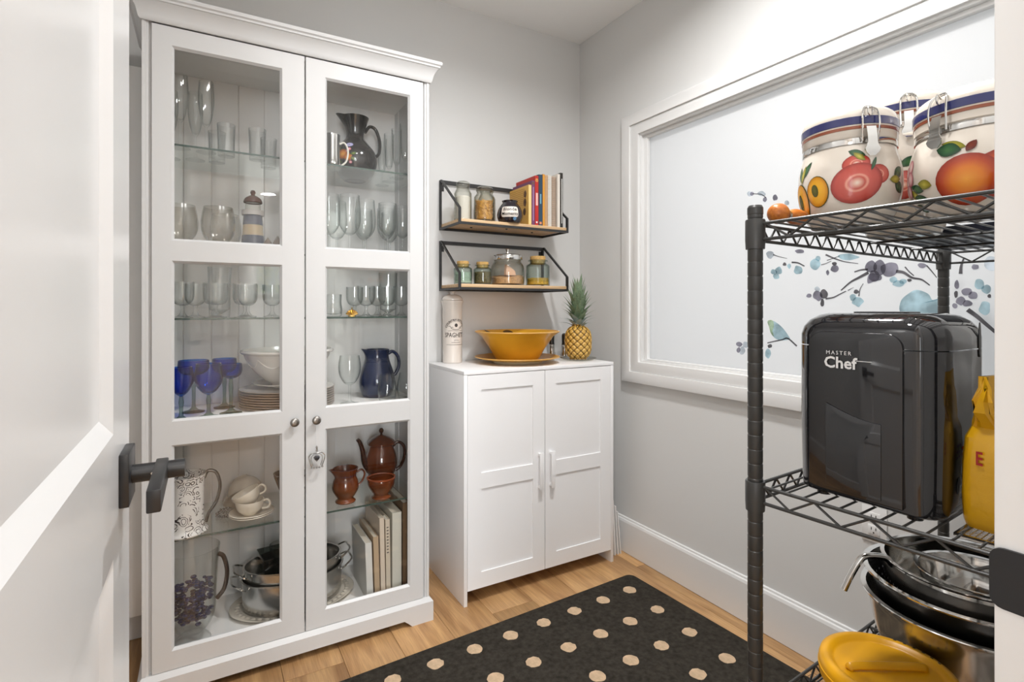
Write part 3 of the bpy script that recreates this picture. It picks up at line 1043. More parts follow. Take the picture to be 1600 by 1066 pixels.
RR = math.radians(2.5)
rug = thing('dotted_rug', 'charcoal rug with beige polka dots on the wood floor', 'rug', (1.658, 1.805, 0.0006), RR)
pts = []
for cx_, cy_, a0 in ((-0.03, -0.03, 0), (-1.57, -0.03, PI / 2), (-1.57, -1.06, PI), (-0.03, -1.06, 3 * PI / 2)):
    for k in range(6):
        a = a0 + k * PI / 10
        pts.append((cx_ + 0.03 * math.cos(a), cy_ + 0.03 * math.sin(a)))
MB().prism(pts, 0, 0.011, lambda a, b, d: (a, b, d)).build('rug_field', rug_mat('charcoal_pile', lin('39352f'), 0.35), rug, bev=0.003)
dots = []
for k in range(4):
    rnd = random.Random(k)
    n = 18
    o = [((0.0275 + rnd.uniform(-0.0022, 0.0022)) * math.cos(2 * PI * i / n), (0.0265 + rnd.uniform(-0.0022, 0.0022)) * math.sin(2 * PI * i / n)) for i in range(n)]
    dots.append(MB().prism(o, 0.0095, 0.0122, lambda a, b, d: (a, b, d)).mesh('dot'))
M_DOT = rug_mat('beige_pile', lin('c9ae90'), 0.14)
i = 0
for jj in range(9):
    for ii in range(10):
        lx = -0.106 - 0.148 * ii - 0.0128 * jj
        ly = -0.101 + 0.0018 * ii - 0.1655 * jj
        if -1.55 < lx < -0.04 and -1.05 < ly < -0.04:
            put('dot', dots[(ii * 3 + jj) % 4], M_DOT, rug, (lx, ly, 0))

# ================================================================== WIRE RACK
RA = math.radians(4.0)
RP = (0.843, 0.599)
RL, RD = 0.889, 0.362
rk = thing('wire_rack', 'black wire shelving rack beside the doorway on the right', 'rack', (RP[0], RP[1], 0), RA)
# local x runs along the rack towards the right wall, local y towards the back wall (rack lies at y<=0)
Z_TOP, Z_MID, Z_LOW = 1.358, 0.897, 0.500
post = []
z = 0.02
post += [(0, 0.0), (0.011, 0.0), (0.011, 0.018), (0.0127, 0.02)]
while z < 1.36:
    post += [(0.0127, z + 0.0015), (0.0127, z + 0.0225), (0.0119, z + 0.0232), (0.0119, z + 0.0247)]
    z += 0.0254
post += [(0.0127, z), (0.0127, 1.372), (0.0132, 1.373), (0.0132, 1.384), (0.011, 1.388), (0, 1.388)]
post_me = MB().lathe(post, 20).mesh('post', ang=0.45)
corners = [(0, 0), (RL, 0), (0, -RD), (RL, -RD)]
for c in corners:
    put('post', post_me, M_WIRE, rk, (*c, 0))
collar_me = MB().lathe([(0.0132, -0.046), (0.0158, -0.046), (0.0166, -0.030), (0.0166, 0.004), (0.0158, 0.006), (0.0132, 0.006)], 20, close=True).mesh('collar')
r1 = 0.003
NW = 12
wire_me = MB().tube([(0.0, 0, 0), (RL, 0, 0)], 0.0018, 6).mesh('wire')
sup_me = MB().tube([(0, -RD, 0), (0, 0, 0)], 0.0028, 6).mesh('support')


def zig(L, n, h):
    p = []
    for i in range(n):
        p.append((L * i / n, 0, 0)); p.append((L * (i + 0.5) / n, 0, -h))
    p.append((L, 0, 0))
    m = MB()
    for a, b in zip(p, p[1:]):
        m.tube([a, b], 0.0021, 5)
    return m.mesh('truss')


HT = 0.026
tx = zig(RL - 0.04, 18, HT)
ty = zig(RD - 0.04, 4, HT)
for zs in (Z_TOP, Z_MID, Z_LOW, 0.12):
    sh = MB()
    for dz in (0, -HT - 0.002):
        for yy in (0, -RD):
            sh.tube([(0.014, yy, dz), (RL - 0.014, yy, dz)], r1, 8)
        for xx in (0, RL):
            sh.tube([(xx, -0.014, dz), (xx, -RD + 0.014, dz)], r1, 8)
    s = sh.build('shelf', M_WIRE, rk, (0, 0, zs - 0.003))
    for yy in (0, -RD):
        put('truss', tx, M_WIRE, s, (0.02, yy, -0.001))
    for xx in (0, RL):
        put('truss', ty, M_WIRE, s, (xx, -RD + 0.02, -0.001), PI / 2)
    for k in range(NW):
        put('wire', wire_me, M_WIRE, s, (0, -RD * (k + 1) / (NW + 1), 0.0012))
    for k in range(3):
        put('support', sup_me, M_WIRE, s, (RL * (k + 1) / 4, 0, -0.0032))
    for c in corners:
        put('collar', collar_me, M_WIRE, s, (*c, 0.002))


def rack_pt(lx, ly):
    return (RP[0] + lx * math.cos(RA) - ly * math.sin(RA), RP[1] + lx * math.sin(RA) + ly * math.cos(RA))

# ================================================================== GLASSWARE AND CROCKERY IN THE DISPLAY CABINET
def gob(key, fr, sr, st, bowl, th=0.0016, n=26):
    """stemmed glass: foot radius, stem radius, stem top height, bowl outline [(r,z)]"""
    outer = [(0, 0), (fr, 0), (fr, 0.002), (fr * 0.55, 0.005), (sr * 1.8, 0.010), (sr, 0.020), (sr, st - 0.008)]
    bo = smoothp([(sr * 1.3, st)] + bowl, 3)
    inner = [(max(r - th, 0.0004), z) for r, z in reversed(bo) if z > st + 0.006]
    return MB().lathe(outer + bo + inner + [(0, st + 0.006)], n).mesh(key)


def tumb(key, prof, th=0.0018, base=0.006, n=26):
    bo = smoothp(prof, 3)
    inner = [(max(r - th, 0.0005), z) for r, z in reversed(bo) if z > base + 0.001]
    return MB().lathe([(0, 0)] + bo + inner + [(0, base)], n).mesh(key)


G_FLUTE = gob('champagne_flute', 0.030, 0.0035, 0.085, [(0.012, 0.096), (0.020, 0.130), (0.0245, 0.180), (0.0215, 0.236)])
G_SLIM = gob('slim_flute', 0.028, 0.0035, 0.055, [(0.012, 0.064), (0.0165, 0.10), (0.019, 0.15), (0.0205, 0.197)])
G_TUMB = tumb('tumbler', [(0.024, 0.0), (0.026, 0.004), (0.0265, 0.05), (0.0285, 0.108)])
G_WINE = gob('wine_goblet', 0.034, 0.004, 0.085, [(0.020, 0.092), (0.037, 0.12), (0.041, 0.16), (0.036, 0.235)])
G_CUT = gob('cut_wine_glass', 0.033, 0.0045, 0.090, [(0.016, 0.096), (0.032, 0.118), (0.037, 0.150), (0.035, 0.215)], 0.003, 14)
G_LOW = gob('low_goblet', 0.030, 0.006, 0.040, [(0.022, 0.046), (0.032, 0.062), (0.034, 0.085), (0.034, 0.117)], 0.002, 20)
G_LOWW = gob('low_goblet_wide', 0.034, 0.006, 0.042, [(0.026, 0.046), (0.036, 0.058), (0.038, 0.08), (0.038, 0.116)], 0.002, 22)
G_TALL = tumb('tall_tumbler', [(0.030, 0.0), (0.034, 0.005), (0.036, 0.09), (0.039, 0.18)])
G_STEMLESS = tumb('stemless_glass', [(0.024, 0.0), (0.031, 0.006), (0.0365, 0.035), (0.035, 0.06), (0.027, 0.104)])
G_SMALL = tumb('small_tumbler', [(0.025, 0.0), (0.030, 0.005), (0.032, 0.028), (0.029, 0.05), (0.030, 0.082)])
G_WATER = gob('water_goblet', 0.034, 0.0042, 0.070, [(0.020, 0.078), (0.036, 0.105), (0.041, 0.14), (0.036, 0.182)])
G_SNIFT = gob('textured_goblet', 0.036, 0.010, 0.026, [(0.030, 0.032), (0.047, 0.058), (0.052, 0.092), (0.049, 0.125), (0.044, 0.150)], 0.003, 32)


def glassware(name, me, m, loc, label, cat, group, rz=0):
    return tag(put(name, me, m, None, loc, rz), label, cat, group)


g = 'flutes on the left of the top glass shelf'
glassware('champagne_flute', G_FLUTE, M_GLASS, (-0.0711, 2.03, SH1), 'clear champagne flute at front left of the top cabinet shelf', 'glass', g)
glassware('champagne_flute', G_FLUTE, M_GLASS, (0.0025, 2.045, SH1), 'clear champagne flute at front, beside the tumblers on the top shelf', 'glass', g)
glassware('champagne_flute', G_FLUTE, M_GLASS, (-0.030, 2.17, SH1), 'clear champagne flute standing behind and between the two front flutes', 'glass', g)
glassware('champagne_flute', G_FLUTE, M_GLASS, (-0.105, 2.19, SH1), 'clear champagne flute farthest back left on the top shelf', 'glass', g)
g = 'tumblers on the top glass shelf'
glassware('tumbler', G_TUMB, M_CRYSTAL, (0.062, 2.06, SH1), 'clear tumbler right of the flutes on the top shelf', 'glass', g)
glassware('tumbler', G_TUMB, M_CRYSTAL, (0.158, 2.06, SH1), 'clear tumbler at front near the right edge of the upper left pane', 'glass', g)
glassware('tumbler', G_TUMB, M_CRYSTAL, (0.036, 2.165, SH1), 'clear tumbler in the back row behind the left tumbler', 'glass', g)
glassware('tumbler', G_TUMB, M_CRYSTAL, (0.203, 2.155, SH1), 'clear tumbler in the back row behind the right tumbler', 'glass', g)
g = 'slim flutes in a row at the right of the top shelf'
for k, (x, y) in enumerate(((0.674, 2.00), (0.664, 2.075), (0.655, 2.147), (0.648, 2.224))):
    glassware('slim_flute', G_SLIM, M_GLASS, (x, y, SH1), 'slim clear flute, %s of the row beside the black pitcher' % ('nearest', 'second nearest', 'third nearest', 'farthest back')[k], 'glass', g)
# silver tankard
tk = thing('silver_tankard', 'small silver tankard with a curved handle left of the black pitcher', 'tankard', (0.407, 2.045, SH1))
pf = smoothp([(0.034, 0.0), (0.036, 0.006), (0.031, 0.016), (0.029, 0.06), (0.029, 0.115), (0.030, 0.125)], 3)
MB().lathe([(0, 0)] + pf + [(r - 0.002, z) for r, z in reversed(pf) if z > 0.01] + [(0, 0.01)], 28).build('body', M_STEEL2, tk)
MB().tube(spline([(0.028, 0, 0.095), (0.046, 0, 0.102), (0.059, 0, 0.075), (0.053, 0, 0.035), (0.033, 0, 0.014)], 5), 0.0035, 8).build('handle', principled('ivory_handle', (0.75, 0.72, 0.64), 0.3), tk)


def jug(name, label, loc, prof, m, handle, hr, spout=None, th=0.003, rz=0, mh=None, inner_m=None, cat='pitcher'):
    t = thing(name, label, cat, loc, rz)
    p = smoothp(prof, 4)
    zt = p[-1][1]
    MB().lathe([(0, 0)] + p + [(max(r - th, 0.001), z) for r, z in reversed(p) if z > 0.01] + [(0, 0.01)], 40, spout=spout).build('body', m, t, ang=0.9)
    MB().tube(spline(handle, 5), hr, 10, flat=0.8).build('handle', mh or m, t)
    return t


M_BLACKCER = principled('black_glaze', (0.012, 0.009, 0.007), 0.12, spec=0.6, coat=0.5)
bj = jug('black_pitcher', 'glossy black pitcher with painted flowers on the top cabinet shelf', (0.53, 2.20, SH1),
         [(0.042, 0.0), (0.050, 0.006), (0.074, 0.032), (0.087, 0.075), (0.080, 0.115), (0.055, 0.150), (0.038, 0.172), (0.035, 0.19), (0.042, 0.22), (0.055, 0.258)], M_BLACKCER,
         [(0.040, 0, 0.205), (0.060, 0, 0.232), (0.085, 0, 0.222), (0.101, 0, 0.175), (0.098, 0, 0.128), (0.082, 0, 0.108)], 0.0085, spout=(PI, 0.20, 0.258, 0.022, 0.6))


def on_lathe(prof_s, lift, c_ang):
    """surface mapper: (angle offset, z) on a turned body"""
    def f(a, z):
        r = prof_s[-1][0]
        for (r0, z0), (r1_, z1) in zip(prof_s, prof_s[1:]):
            if z0 <= z <= z1:
                r = r0 + (r1_ - r0) * (z - z0) / max(z1 - z0, 1e-6)
                break
        return ((r + lift) * math.cos(c_ang + a), (r + lift) * math.sin(c_ang + a), z)
    return f


def ell(ca, cb, ra, rb, n=20, rot=0.0, asp=1.0):
    """ellipse outline in (angle, z); asp = body radius so that rotation keeps its shape"""
    out = []
    for i in range(n):
        t = 2 * PI * i / n
        p, q = ra * math.cos(t), rb * math.sin(t)
        p2, q2 = p * math.cos(rot) - q * math.sin(rot), p * math.sin(rot) + q * math.cos(rot)
        out.append((ca + p2 / asp, cb + q2))
    return out


def leafo(ca, cb, L, W, rot, asp, n=7):
    pts = []
    for i in range(n + 1):
        t = i / n
        pts.append((L * (t - 0.5), W * math.sin(PI * t) ** 0.8))
    for i in range(n - 1, 0, -1):
        t = i / n
        pts.append((L * (t - 0.5), -W * math.sin(PI * t) ** 0.8))
    return [(ca + (p * math.cos(rot) - q * math.sin(rot)) / asp, cb + p * math.sin(rot) + q * math.cos(rot)) for p, q in pts]


P_BLK = smoothp([(0.042, 0.0), (0.050, 0.006), (0.074, 0.032), (0.087, 0.075), (0.080, 0.115), (0.055, 0.150)], 4)
RM_ORANGE = ramp_mat('paint_orange_flower', [(0.0, lin('7a3c10')), (0.45, lin('c9741e')), (1.0, lin('e8a83c'))])
RM_LILAC = ramp_mat('paint_lilac_flower', [(0.0, lin('8f8fc0')), (0.6, lin('c8c4e4')), (1.0, lin('5a4a78'))])
RM_GREENP = ramp_mat('paint_leaf', [(0.0, lin('1d2b12')), (0.6, lin('54682a')), (1.0, lin('86953c'))])
RM_PINK = ramp_mat('paint_pink', [(0.0, lin('9a4f58')), (0.6, lin('d99aa0')), (1.0, lin('f2d8d6'))])
fb = on_lathe(P_BLK, 0.0007, math.radians(232))
m = MB(); m.patch(ell(-0.15, 0.088, 0.022, 0.020, asp=0.085), fb); m.patch(ell(0.12, 0.076, 0.017, 0.015, asp=0.085), fb); m.build('painted_bloom', RM_ORANGE, bj)
m = MB(); m.patch(ell(0.12, 0.128, 0.016, 0.009, asp=0.075), fb); m.build('painted_flower', RM_LILAC, bj)
m = MB(); m.patch(ell(0.15, 0.108, 0.008, 0.007, asp=0.08), fb); m.patch(ell(0.08, 0.100, 0.007, 0.006, asp=0.08), fb); m.patch(ell(0.22, 0.056, 0.007, 0.006, asp=0.085), fb); m.build('painted_bud', RM_PINK, bj)
m = MB()
for a, z, rr in ((-0.35, 0.11, 0.9), (-0.45, 0.085, 2.6), (0.35, 0.09, 0.3), (0.33, 0.07, -0.6), (-0.3, 0.06, -0.8)):
    m.patch(leafo(a, z, 0.03, 0.007, rr, 0.085), fb)
m.build('painted_leaf', RM_GREENP, bj)

# second shelf
g = 'textured goblets on the second shelf'
glassware('textured_goblet', G_SNIFT, M_FROST, (0.038, 2.05, SH2), 'round textured goblet just left of the lighthouse ornament', 'glass', g)
glassware('textured_goblet', G_SNIFT, M_FROST, (-0.072, 2.06, SH2), 'round textured goblet at the left end of the second shelf', 'glass', g)
glassware('textured_goblet', G_SNIFT, M_FROST, (0.065, 2.20, SH2), 'round textured goblet standing behind the lighthouse ornament', 'glass', g)
M_NAVY = principled('lighthouse_blue', lin('4f5568'), 0.25, coat=0.3)
M_CREAM = principled('lighthouse_cream', lin('cdb893'), 0.3, coat=0.3)
lh = thing('lighthouse_canister', 'blue and cream striped ceramic lighthouse with a brown cap', 'ornament', (0.147, 2.10, SH2))
zs = [0, 0.022, 0.028, 0.060, 0.062, 0.094, 0.096, 0.125, 0.134]
cols = [M_CREAM, M_CREAM, M_NAVY, M_NAVY, M_CREAM, M_CREAM, M_NAVY, M_NAVY]
rad = lambda z: 0.0395 - 0.0095 * z / 0.134
for k, (z0, z1, mm) in enumerate(((0, 0.026, M_CREAM), (0.026, 0.068, M_NAVY), (0.068, 0.105, M_CREAM), (0.105, 0.140, M_NAVY))):
    MB().lathe([(0, z0), (rad(z0) + 0.0008 * (k % 2), z0), (rad(z1) + 0.0008 * (k % 2), z1), (0, z1)], 28).build('tower_band', mm, lh)
MB().lathe([(0, 0.140), (0.036, 0.140), (0.0365, 0.157), (0.034, 0.158), (0.034, 0.150), (0, 0.150)], 28).build('gallery', principled('lighthouse_white', (0.72, 0.70, 0.68), 0.3), lh)
MB().lathe([(0, 0.150), (0.025, 0.150), (0.025, 0.186), (0, 0.186)], 12).build('lamp_room', M_FROST, lh)
MB().lathe(smoothp([(0.029, 0.184), (0.031, 0.187), (0.026, 0.200), (0.012, 0.210), (0.006, 0.212)], 3) + [(0.007, 0.216), (0.009, 0.222), (0.006, 0.229), (0, 0.231)], 24).build('cap', principled('lighthouse_cap', lin('6b5350'), 0.25, coat=0.3), lh)
hs = thing('house_ornament', 'small orange and grey house ornament beside the lighthouse', 'ornament', (0.209, 2.045, SH2))
MB().box(-0.036, 0.036, -0.016, 0.016, 0, 0.032, 0.002).build('house_body', principled('ornament_orange', lin('b9653a'), 0.5, vary=(60, 0.3, 3)), hs)
m = MB()
for cx_, w, h in ((-0.020, 0.016, 0.026), (0.012, 0.018, 0.034)):
    m.prism([(cx_ - w, 0.032), (cx_ + w, 0.032), (cx_, 0.032 + h)], -0.017, 0.017, fy)
m.build('gable_roof', principled('ornament_roof', lin('7b6a5c'), 0.6, vary=(80, 0.35, 3)), hs)
MB().box(0.022, 0.029, -0.005, 0.005, 0.032, 0.062).build('chimney', principled('ornament_white', lin('c9bfb2'), 0.6), hs)

g = 'wine glasses on the second shelf behind the right door'
for nm, me, mm, x, y, lb in (('wine_goblet', G_WINE, M_GLASS, 0.470, 2.035, 'large clear wine goblet at front of the second shelf, right door'),
                             ('wine_goblet', G_WINE, M_GLASS, 0.400, 2.06, 'large clear wine goblet partly behind the right door left stile'),
                             ('wine_goblet', G_WINE, M_GLASS, 0.455, 2.19, 'large clear wine goblet at the back of the second shelf'),
                             ('wine_goblet', G_WINE, M_GLASS, 0.545, 2.10, 'large clear wine goblet in the middle of the second shelf cluster'),
                             ('cut_wine_glass', G_CUT, M_CRYSTAL, 0.612, 2.025, 'cut crystal wine glass in front, right half of the second shelf'),
                             ('cut_wine_glass', G_CUT, M_CRYSTAL, 0.683, 2.06, 'cut crystal wine glass at the far right of the second shelf'),
                             ('cut_wine_glass', G_CUT, M_CRYSTAL, 0.640, 2.14, 'cut crystal wine glass in the second row at right'),
                             ('cut_wine_glass', G_CUT, M_CRYSTAL, 0.565, 2.20, 'cut crystal wine glass at the back of the second shelf cluster'),
                             ('cut_wine_glass', G_CUT, M_CRYSTAL, 0.680, 2.22, 'cut crystal wine glass in the back right corner of the second shelf')):
    glassware(nm, me, mm, (x, y, SH2), lb, 'glass', g, rz=x * 9)

# third shelf
g = 'low goblets on the third shelf'
for me, x, y, lb in ((G_LOW, -0.064, 2.02, 'low clear goblet at the left end of the third shelf'),
                     (G_LOWW, 0.030, 2.03, 'low clear goblet in the middle left of the third shelf'),
                     (G_LOWW, 0.118, 2.03, 'low clear goblet in front of the mirrored painting'),
                     (G_TALL, 0.045, 2.20, 'tall clear tumbler behind the low goblets of the third shelf'),
                     (G_LOW, -0.030, 2.16, 'low clear goblet in the back row, third shelf left'),
                     (G_LOW, 0.215, 2.15, 'low clear goblet at the right edge of the middle left pane'),
                     (G_LOW, 0.135, 2.18, 'low clear goblet in the back row below the mirrored painting')):
    glassware('low_goblet', me, M_CRYSTAL, (x, y, SH3), lb, 'glass', g)
g = 'low goblets on the third shelf behind the right door'
for me, x, y, lb in ((G_LOW, 0.538, 2.06, 'low crystal goblet just right of the gold ornament'),
                     (G_LOW, 0.606, 2.145, 'low crystal goblet in the second row, third shelf right'),
                     (G_LOW, 0.612, 2.035, 'low crystal goblet at front, third shelf right door'),
                     (G_LOW, 0.682, 2.07, 'low crystal goblet at the right end of the third shelf'),
                     (G_LOW, 0.528, 2.20, 'low crystal goblet behind the gold ornament near the back boards'),
                     (G_TALL, 0.670, 2.21, 'tall clear tumbler in the back right corner of the third shelf')):
    glassware('low_goblet', me, M_CRYSTAL, (x, y, SH3), lb, 'glass', g)
glassware('small_tumbler', G_SMALL, M_CRYSTAL, (0.406, 2.015, SH3), 'small rounded tumbler left of the gold ornament', 'glass', g)
go = thing('gold_ornament', 'small shiny gold shell ornament on the third glass shelf', 'ornament', (0.470, 1.998, SH3))
M_GOLD = principled('gold', (0.70, 0.48, 0.16), 0.2, metal=1.0)
m = MB()
for k in range(7):
    a = PI * (0.12 + 0.76 * k / 6)
    m.tube([(0, 0, 0.004), (0.014 * math.cos(a), 0, 0.004 + 0.014 * math.sin(a)), (0.023 * math.cos(a), -0.002, 0.004 + 0.022 * math.sin(a))], [0.002, 0.0045, 0.0035], 8)
m.build('shell_ribs', M_GOLD, go)
MB().lathe([(0, 0), (0.014, 0), (0.012, 0.006), (0, 0.008)], 16, sy=0.6).build('shell_base', M_GOLD, go)
MB().lathe([(0, 0.027), (0.003, 0.029), (0.003, 0.033), (0, 0.035)], 10).build('finial', M_GOLD, go)

# fourth shelf: blue goblets
M_BLUEG = glass('cobalt_glass', (0.16, 0.45, 0.88), (0.005, 0.035, 0.20), 1.0, 0.0, 2.0)
M_SEAG = glass('sea_green_glass', (0.62, 0.72, 0.68), (0.20, 0.27, 0.24), 1.0, 0.0, 2.0)


def blue_goblet(label, loc, br, z0, h, shallow=False):
    t = thing('blue_goblet', label, 'goblet', loc, 0, 'blue glass goblets')
    if shallow:
        bo = smoothp([(0.005, z0), (br * 0.7, z0 + 0.008), (br, z0 + 0.026), (br * 0.98, h)], 4)
    else:
        bo = smoothp([(0.004, z0), (br * 0.55, z0 + 0.014), (br * 0.93, z0 + 0.040), (br, z0 + 0.062), (br * 0.86, h)], 4)
    MB().lathe([(0, z0)] + bo + [(max(r - 0.0025, 0.001), z) for r, z in reversed(bo) if z > z0 + 0.008] + [(0, z0 + 0.006)], 26).build('bowl', M_BLUEG, t)
    MB().lathe([(0, 0), (0.035, 0), (0.035, 0.003), (0.016, 0.008), (0.007, 0.016), (0.0055, 0.03), (0.006, z0 * 0.6), (0.0075, z0 * 0.75), (0.0055, z0 - 0.004), (0.006, z0 - 0.0004), (0, z0 - 0.0004)], 22).build('stem', M_SEAG, t)
    return t


blue_goblet('blue glass goblet at front left of the wooden shelf', (-0.067, 2.0, SH4), 0.036, 0.078, 0.172)
blue_goblet('blue glass goblet at front centre, deepest cobalt bowl', (0.0095, 2.02, SH4), 0.043, 0.074, 0.178)
blue_goblet('shallow blue glass goblet behind the two front goblets', (-0.035, 2.15, SH4), 0.048, 0.125, 0.180, True)
blue_goblet('shallow blue glass goblet nearest the white mixing bowl', (0.076, 2.06, SH4), 0.035, 0.118, 0.170, True)
blue_goblet('shallow blue glass goblet in the back row near the white bowl', (0.060, 2.19, SH4), 0.040, 0.122, 0.178, True)

M_WHITECER = principled('white_glaze', (0.80, 0.78, 0.74), 0.18, coat=0.4)
M_PLATE = principled('plate_glaze', (0.82, 0.79, 0.75), 0.2, coat=0.4)
M_PLATERIM = principled('plate_rim_brown', (0.42, 0.34, 0.29), 0.3)
words = ['bottom', 'second', 'third', 'fourth', 'fifth', 'sixth', 'seventh', 'top']
pz = 0.0086
for k in range(8):
    p = thing('dinner_plate', 'brown-rimmed plate, %s of the stack under white bowl' % (words[k] + ('' if k in (0, 7) else ' from the bottom')), 'plate', (0.268, 2.138, SH4 + k * pz), 0, 'stacked dinner plates')
    MB().lathe([(0, 0), (0.10, 0), (0.11, 0.0016), (0.150, 0.0052), (0.163, 0.0070), (0.162, 0.0082), (0.148, 0.0074), (0.108, 0.0060), (0, 0.0060)], 40).build('dish', M_PLATE, p)
    MB().lathe([(0.1625, 0.0062), (0.1645, 0.0066), (0.1645, 0.0080), (0.1625, 0.0084)], 40, close=True).build('rim_band', M_PLATERIM, p)
zb = SH4 + 8 * pz + 0.0004
p = smoothp([(0.100, 0.0), (0.118, 0.004), (0.135, 0.012)], 3)
sp_ = tag(MB().lathe([(0, 0), (0.062, 0), (0.066, 0.004), (0.118, 0.016), (0.121, 0.020), (0.112, 0.018), (0.062, 0.008), (0, 0.008)], 36).build('soup_plate', M_WHITECER, None, (0.268, 2.138, zb)), 'white rimmed soup plate under the big white mixing bowl', 'plate')
wb = thing('mixing_bowl', 'big white footed mixing bowl on the plate stack', 'bowl', (0.268, 2.138, zb + 0.0086))
p = smoothp([(0.058, 0.0), (0.060, 0.006), (0.085, 0.024), (0.120, 0.060), (0.143, 0.098), (0.150, 0.116)], 4)
MB().lathe([(0, 0)] + p + [(0.158, 0.118), (0.162, 0.124), (0.160, 0.130), (0.152, 0.131)] + [(r - 0.006, z) for r, z in reversed(p) if z > 0.012] + [(0, 0.010)], 48).build('bowl_body', M_WHITECER, wb, ang=0.8)
m = MB()
for k in range(9):
    a = 2 * PI * k / 9
    m.tube(spline([((0.1430 - 0.030 * 0.45 * (1 - (d / 0.35) ** 2)) * math.cos(a + d), (0.1430 - 0.030 * 0.45 * (1 - (d / 0.35) ** 2)) * math.sin(a + d), 0.101 - 0.03 * (1 - (d / 0.35) ** 2)) for d in (-0.35, -0.17, 0, 0.17, 0.35)], 3), 0.0025, 6)
m.build('relief_swag', M_WHITECER, wb)
glassware('water_goblet', G_WATER, M_GLASS, (0.472, 2.045, SH4), 'clear wine glass between the plate stack and the blue pitcher', 'glass', 'glasses on the wooden shelf')
glassware('stemless_glass', G_STEMLESS, M_GLASS, (0.612, 2.03, SH4), 'clear stemless glass directly in front of the blue pitcher', 'glass', 'glasses on the wooden shelf')
glassware('stemless_glass', G_STEMLESS, M_GLASS, (0.692, 2.04, SH4), 'clear stemless glass at the right end of the wooden shelf', 'glass', 'glasses on the wooden shelf')
M_BLUECER = principled('cobalt_glaze', lin('232c49'), 0.16, coat=0.5, vary=(16, 0.3, 4))
jug('blue_pitcher', 'dark blue glazed ceramic pitcher on the wooden shelf', (0.610, 2.165, SH4),
    [(0.052, 0.0), (0.058, 0.006), (0.069, 0.035), (0.072, 0.065), (0.064, 0.105), (0.051, 0.145), (0.047, 0.17), (0.050, 0.192)], M_BLUECER,
    [(0.045, 0, 0.172), (0.066, 0, 0.180), (0.088, 0, 0.158), (0.092, 0, 0.12), (0.078, 0, 0.088), (0.064, 0, 0.078)], 0.009, spout=(PI, 0.15, 0.192, 0.016, 0.5))

# fifth shelf
def floral():
    m = bpy.data.materials.new('floral_transfer')
    m.use_nodes = True
    nt = m.node_tree
    N, L = nt.nodes.new, nt.links.new
    b = nt.nodes['Principled BSDF']
    b.inputs['Roughness'].default_value = 0.18
    b.inputs['Coat Weight'].default_value = 0.4
    tc = N('ShaderNodeTexCoord')
    mp = N('ShaderNodeMapping'); mp.inputs['Scale'].default_value = (1, 1, 1)
    L(tc.outputs['Object'], mp.inputs[0])
    nz = N('ShaderNodeTexNoise'); nz.inputs['Scale'].default_value = 45
    L(mp.outputs[0], nz.inputs['Vector'])
    mxv = N('ShaderNodeMix'); mxv.data_type = 'VECTOR'; mxv.inputs['Factor'].default_value = 0.012
    L(mp.outputs[0], mxv.inputs['A']); L(nz.outputs['Color'], mxv.inputs['B'])
    v = N('ShaderNodeTexVoronoi'); v.inputs['Scale'].default_value = 42
    L(mxv.outputs['Result'], v.inputs['Vector'])
    w = N('ShaderNodeMath'); w.operation = 'SINE'
    mul = N('ShaderNodeMath'); mul.operation = 'MULTIPLY'; mul.inputs[1].default_value = 26.0
    L(v.outputs['Distance'], mul.inputs[0]); L(mul.outputs[0], w.inputs[0])
    gt = N('ShaderNodeMath'); gt.operation = 'GREATER_THAN'; gt.inputs[1].default_value = 0.55
    L(w.outputs[0], gt.inputs[0])
    n2 = N('ShaderNodeTexNoise'); n2.inputs['Scale'].default_value = 30
    L(tc.outputs['Object'], n2.inputs['Vector'])
    g2 = N('ShaderNodeMath'); g2.operation = 'GREATER_THAN'; g2.inputs[1].default_value = 0.47
    L(n2.outputs['Fac'], g2.inputs[0])
    an = N('ShaderNodeMath'); an.operation = 'MULTIPLY'
    L(gt.outputs[0], an.inputs[0]); L(g2.outputs[0], an.inputs[1])
    mx = N('ShaderNodeMix'); mx.data_type = 'RGBA'
    mx.inputs['A'].default_value = (0.78, 0.76, 0.73, 1)
    mx.inputs['B'].default_value = (0.045, 0.035, 0.035, 1)
    L(an.outputs[0], mx.inputs['Factor']); L(mx.outputs['Result'], b.inputs['Base Color'])
    return m


M_FLORAL = floral()
jug('floral_pitcher', 'white pitcher with black floral scrolls and silver handle beside the door handle', (-0.058, 2.032, SH5),
    [(0.066, 0.0), (0.067, 0.006), (0.056, 0.022), (0.055, 0.10), (0.056, 0.16), (0.060, 0.178), (0.062, 0.188)], M_FLORAL,
    [(0.054, 0, 0.168), (0.066, 0, 0.190), (0.090, 0, 0.180), (0.101, 0, 0.135), (0.090, 0, 0.085), (0.068, 0, 0.050), (0.060, 0, 0.022)], 0.0065,
    spout=(PI * 1.05, 0.15, 0.188, 0.02, 0.5), mh=principled('dark_pewter', (0.20, 0.19, 0.18), 0.25, metal=1.0))
bn = thing('bead_necklace', 'coiled strand of silver beads beside the floral pitcher', 'necklace', (0.062, 2.13, SH5))
rnd = random.Random(3)
m = MB()
pts = []
for k in range(72):
    a = k * 0.55
    r = 0.012 + 0.022 * (k / 72) + rnd.uniform(-0.004, 0.004)
    z = 0.0032 + 0.018 * max(0, 1 - k / 40) + rnd.uniform(0, 0.002)
    pts.append((r * math.cos(a) * 1.0, r * math.sin(a) * 1.25, z))
for p in pts:
    m.lathe([(0, -0.0031), (0.0022, -0.0022), (0.0031, 0), (0.0022, 0.0022), (0, 0.0031)], 8, p)
m.build('beads', M_STEEL2, bn)
MB().tube(pts, 0.0006, 4).build('string', M_PEWTER, bn)

M_IVORY = principled('ivory_glaze', (0.72, 0.66, 0.56), 0.2, coat=0.4)


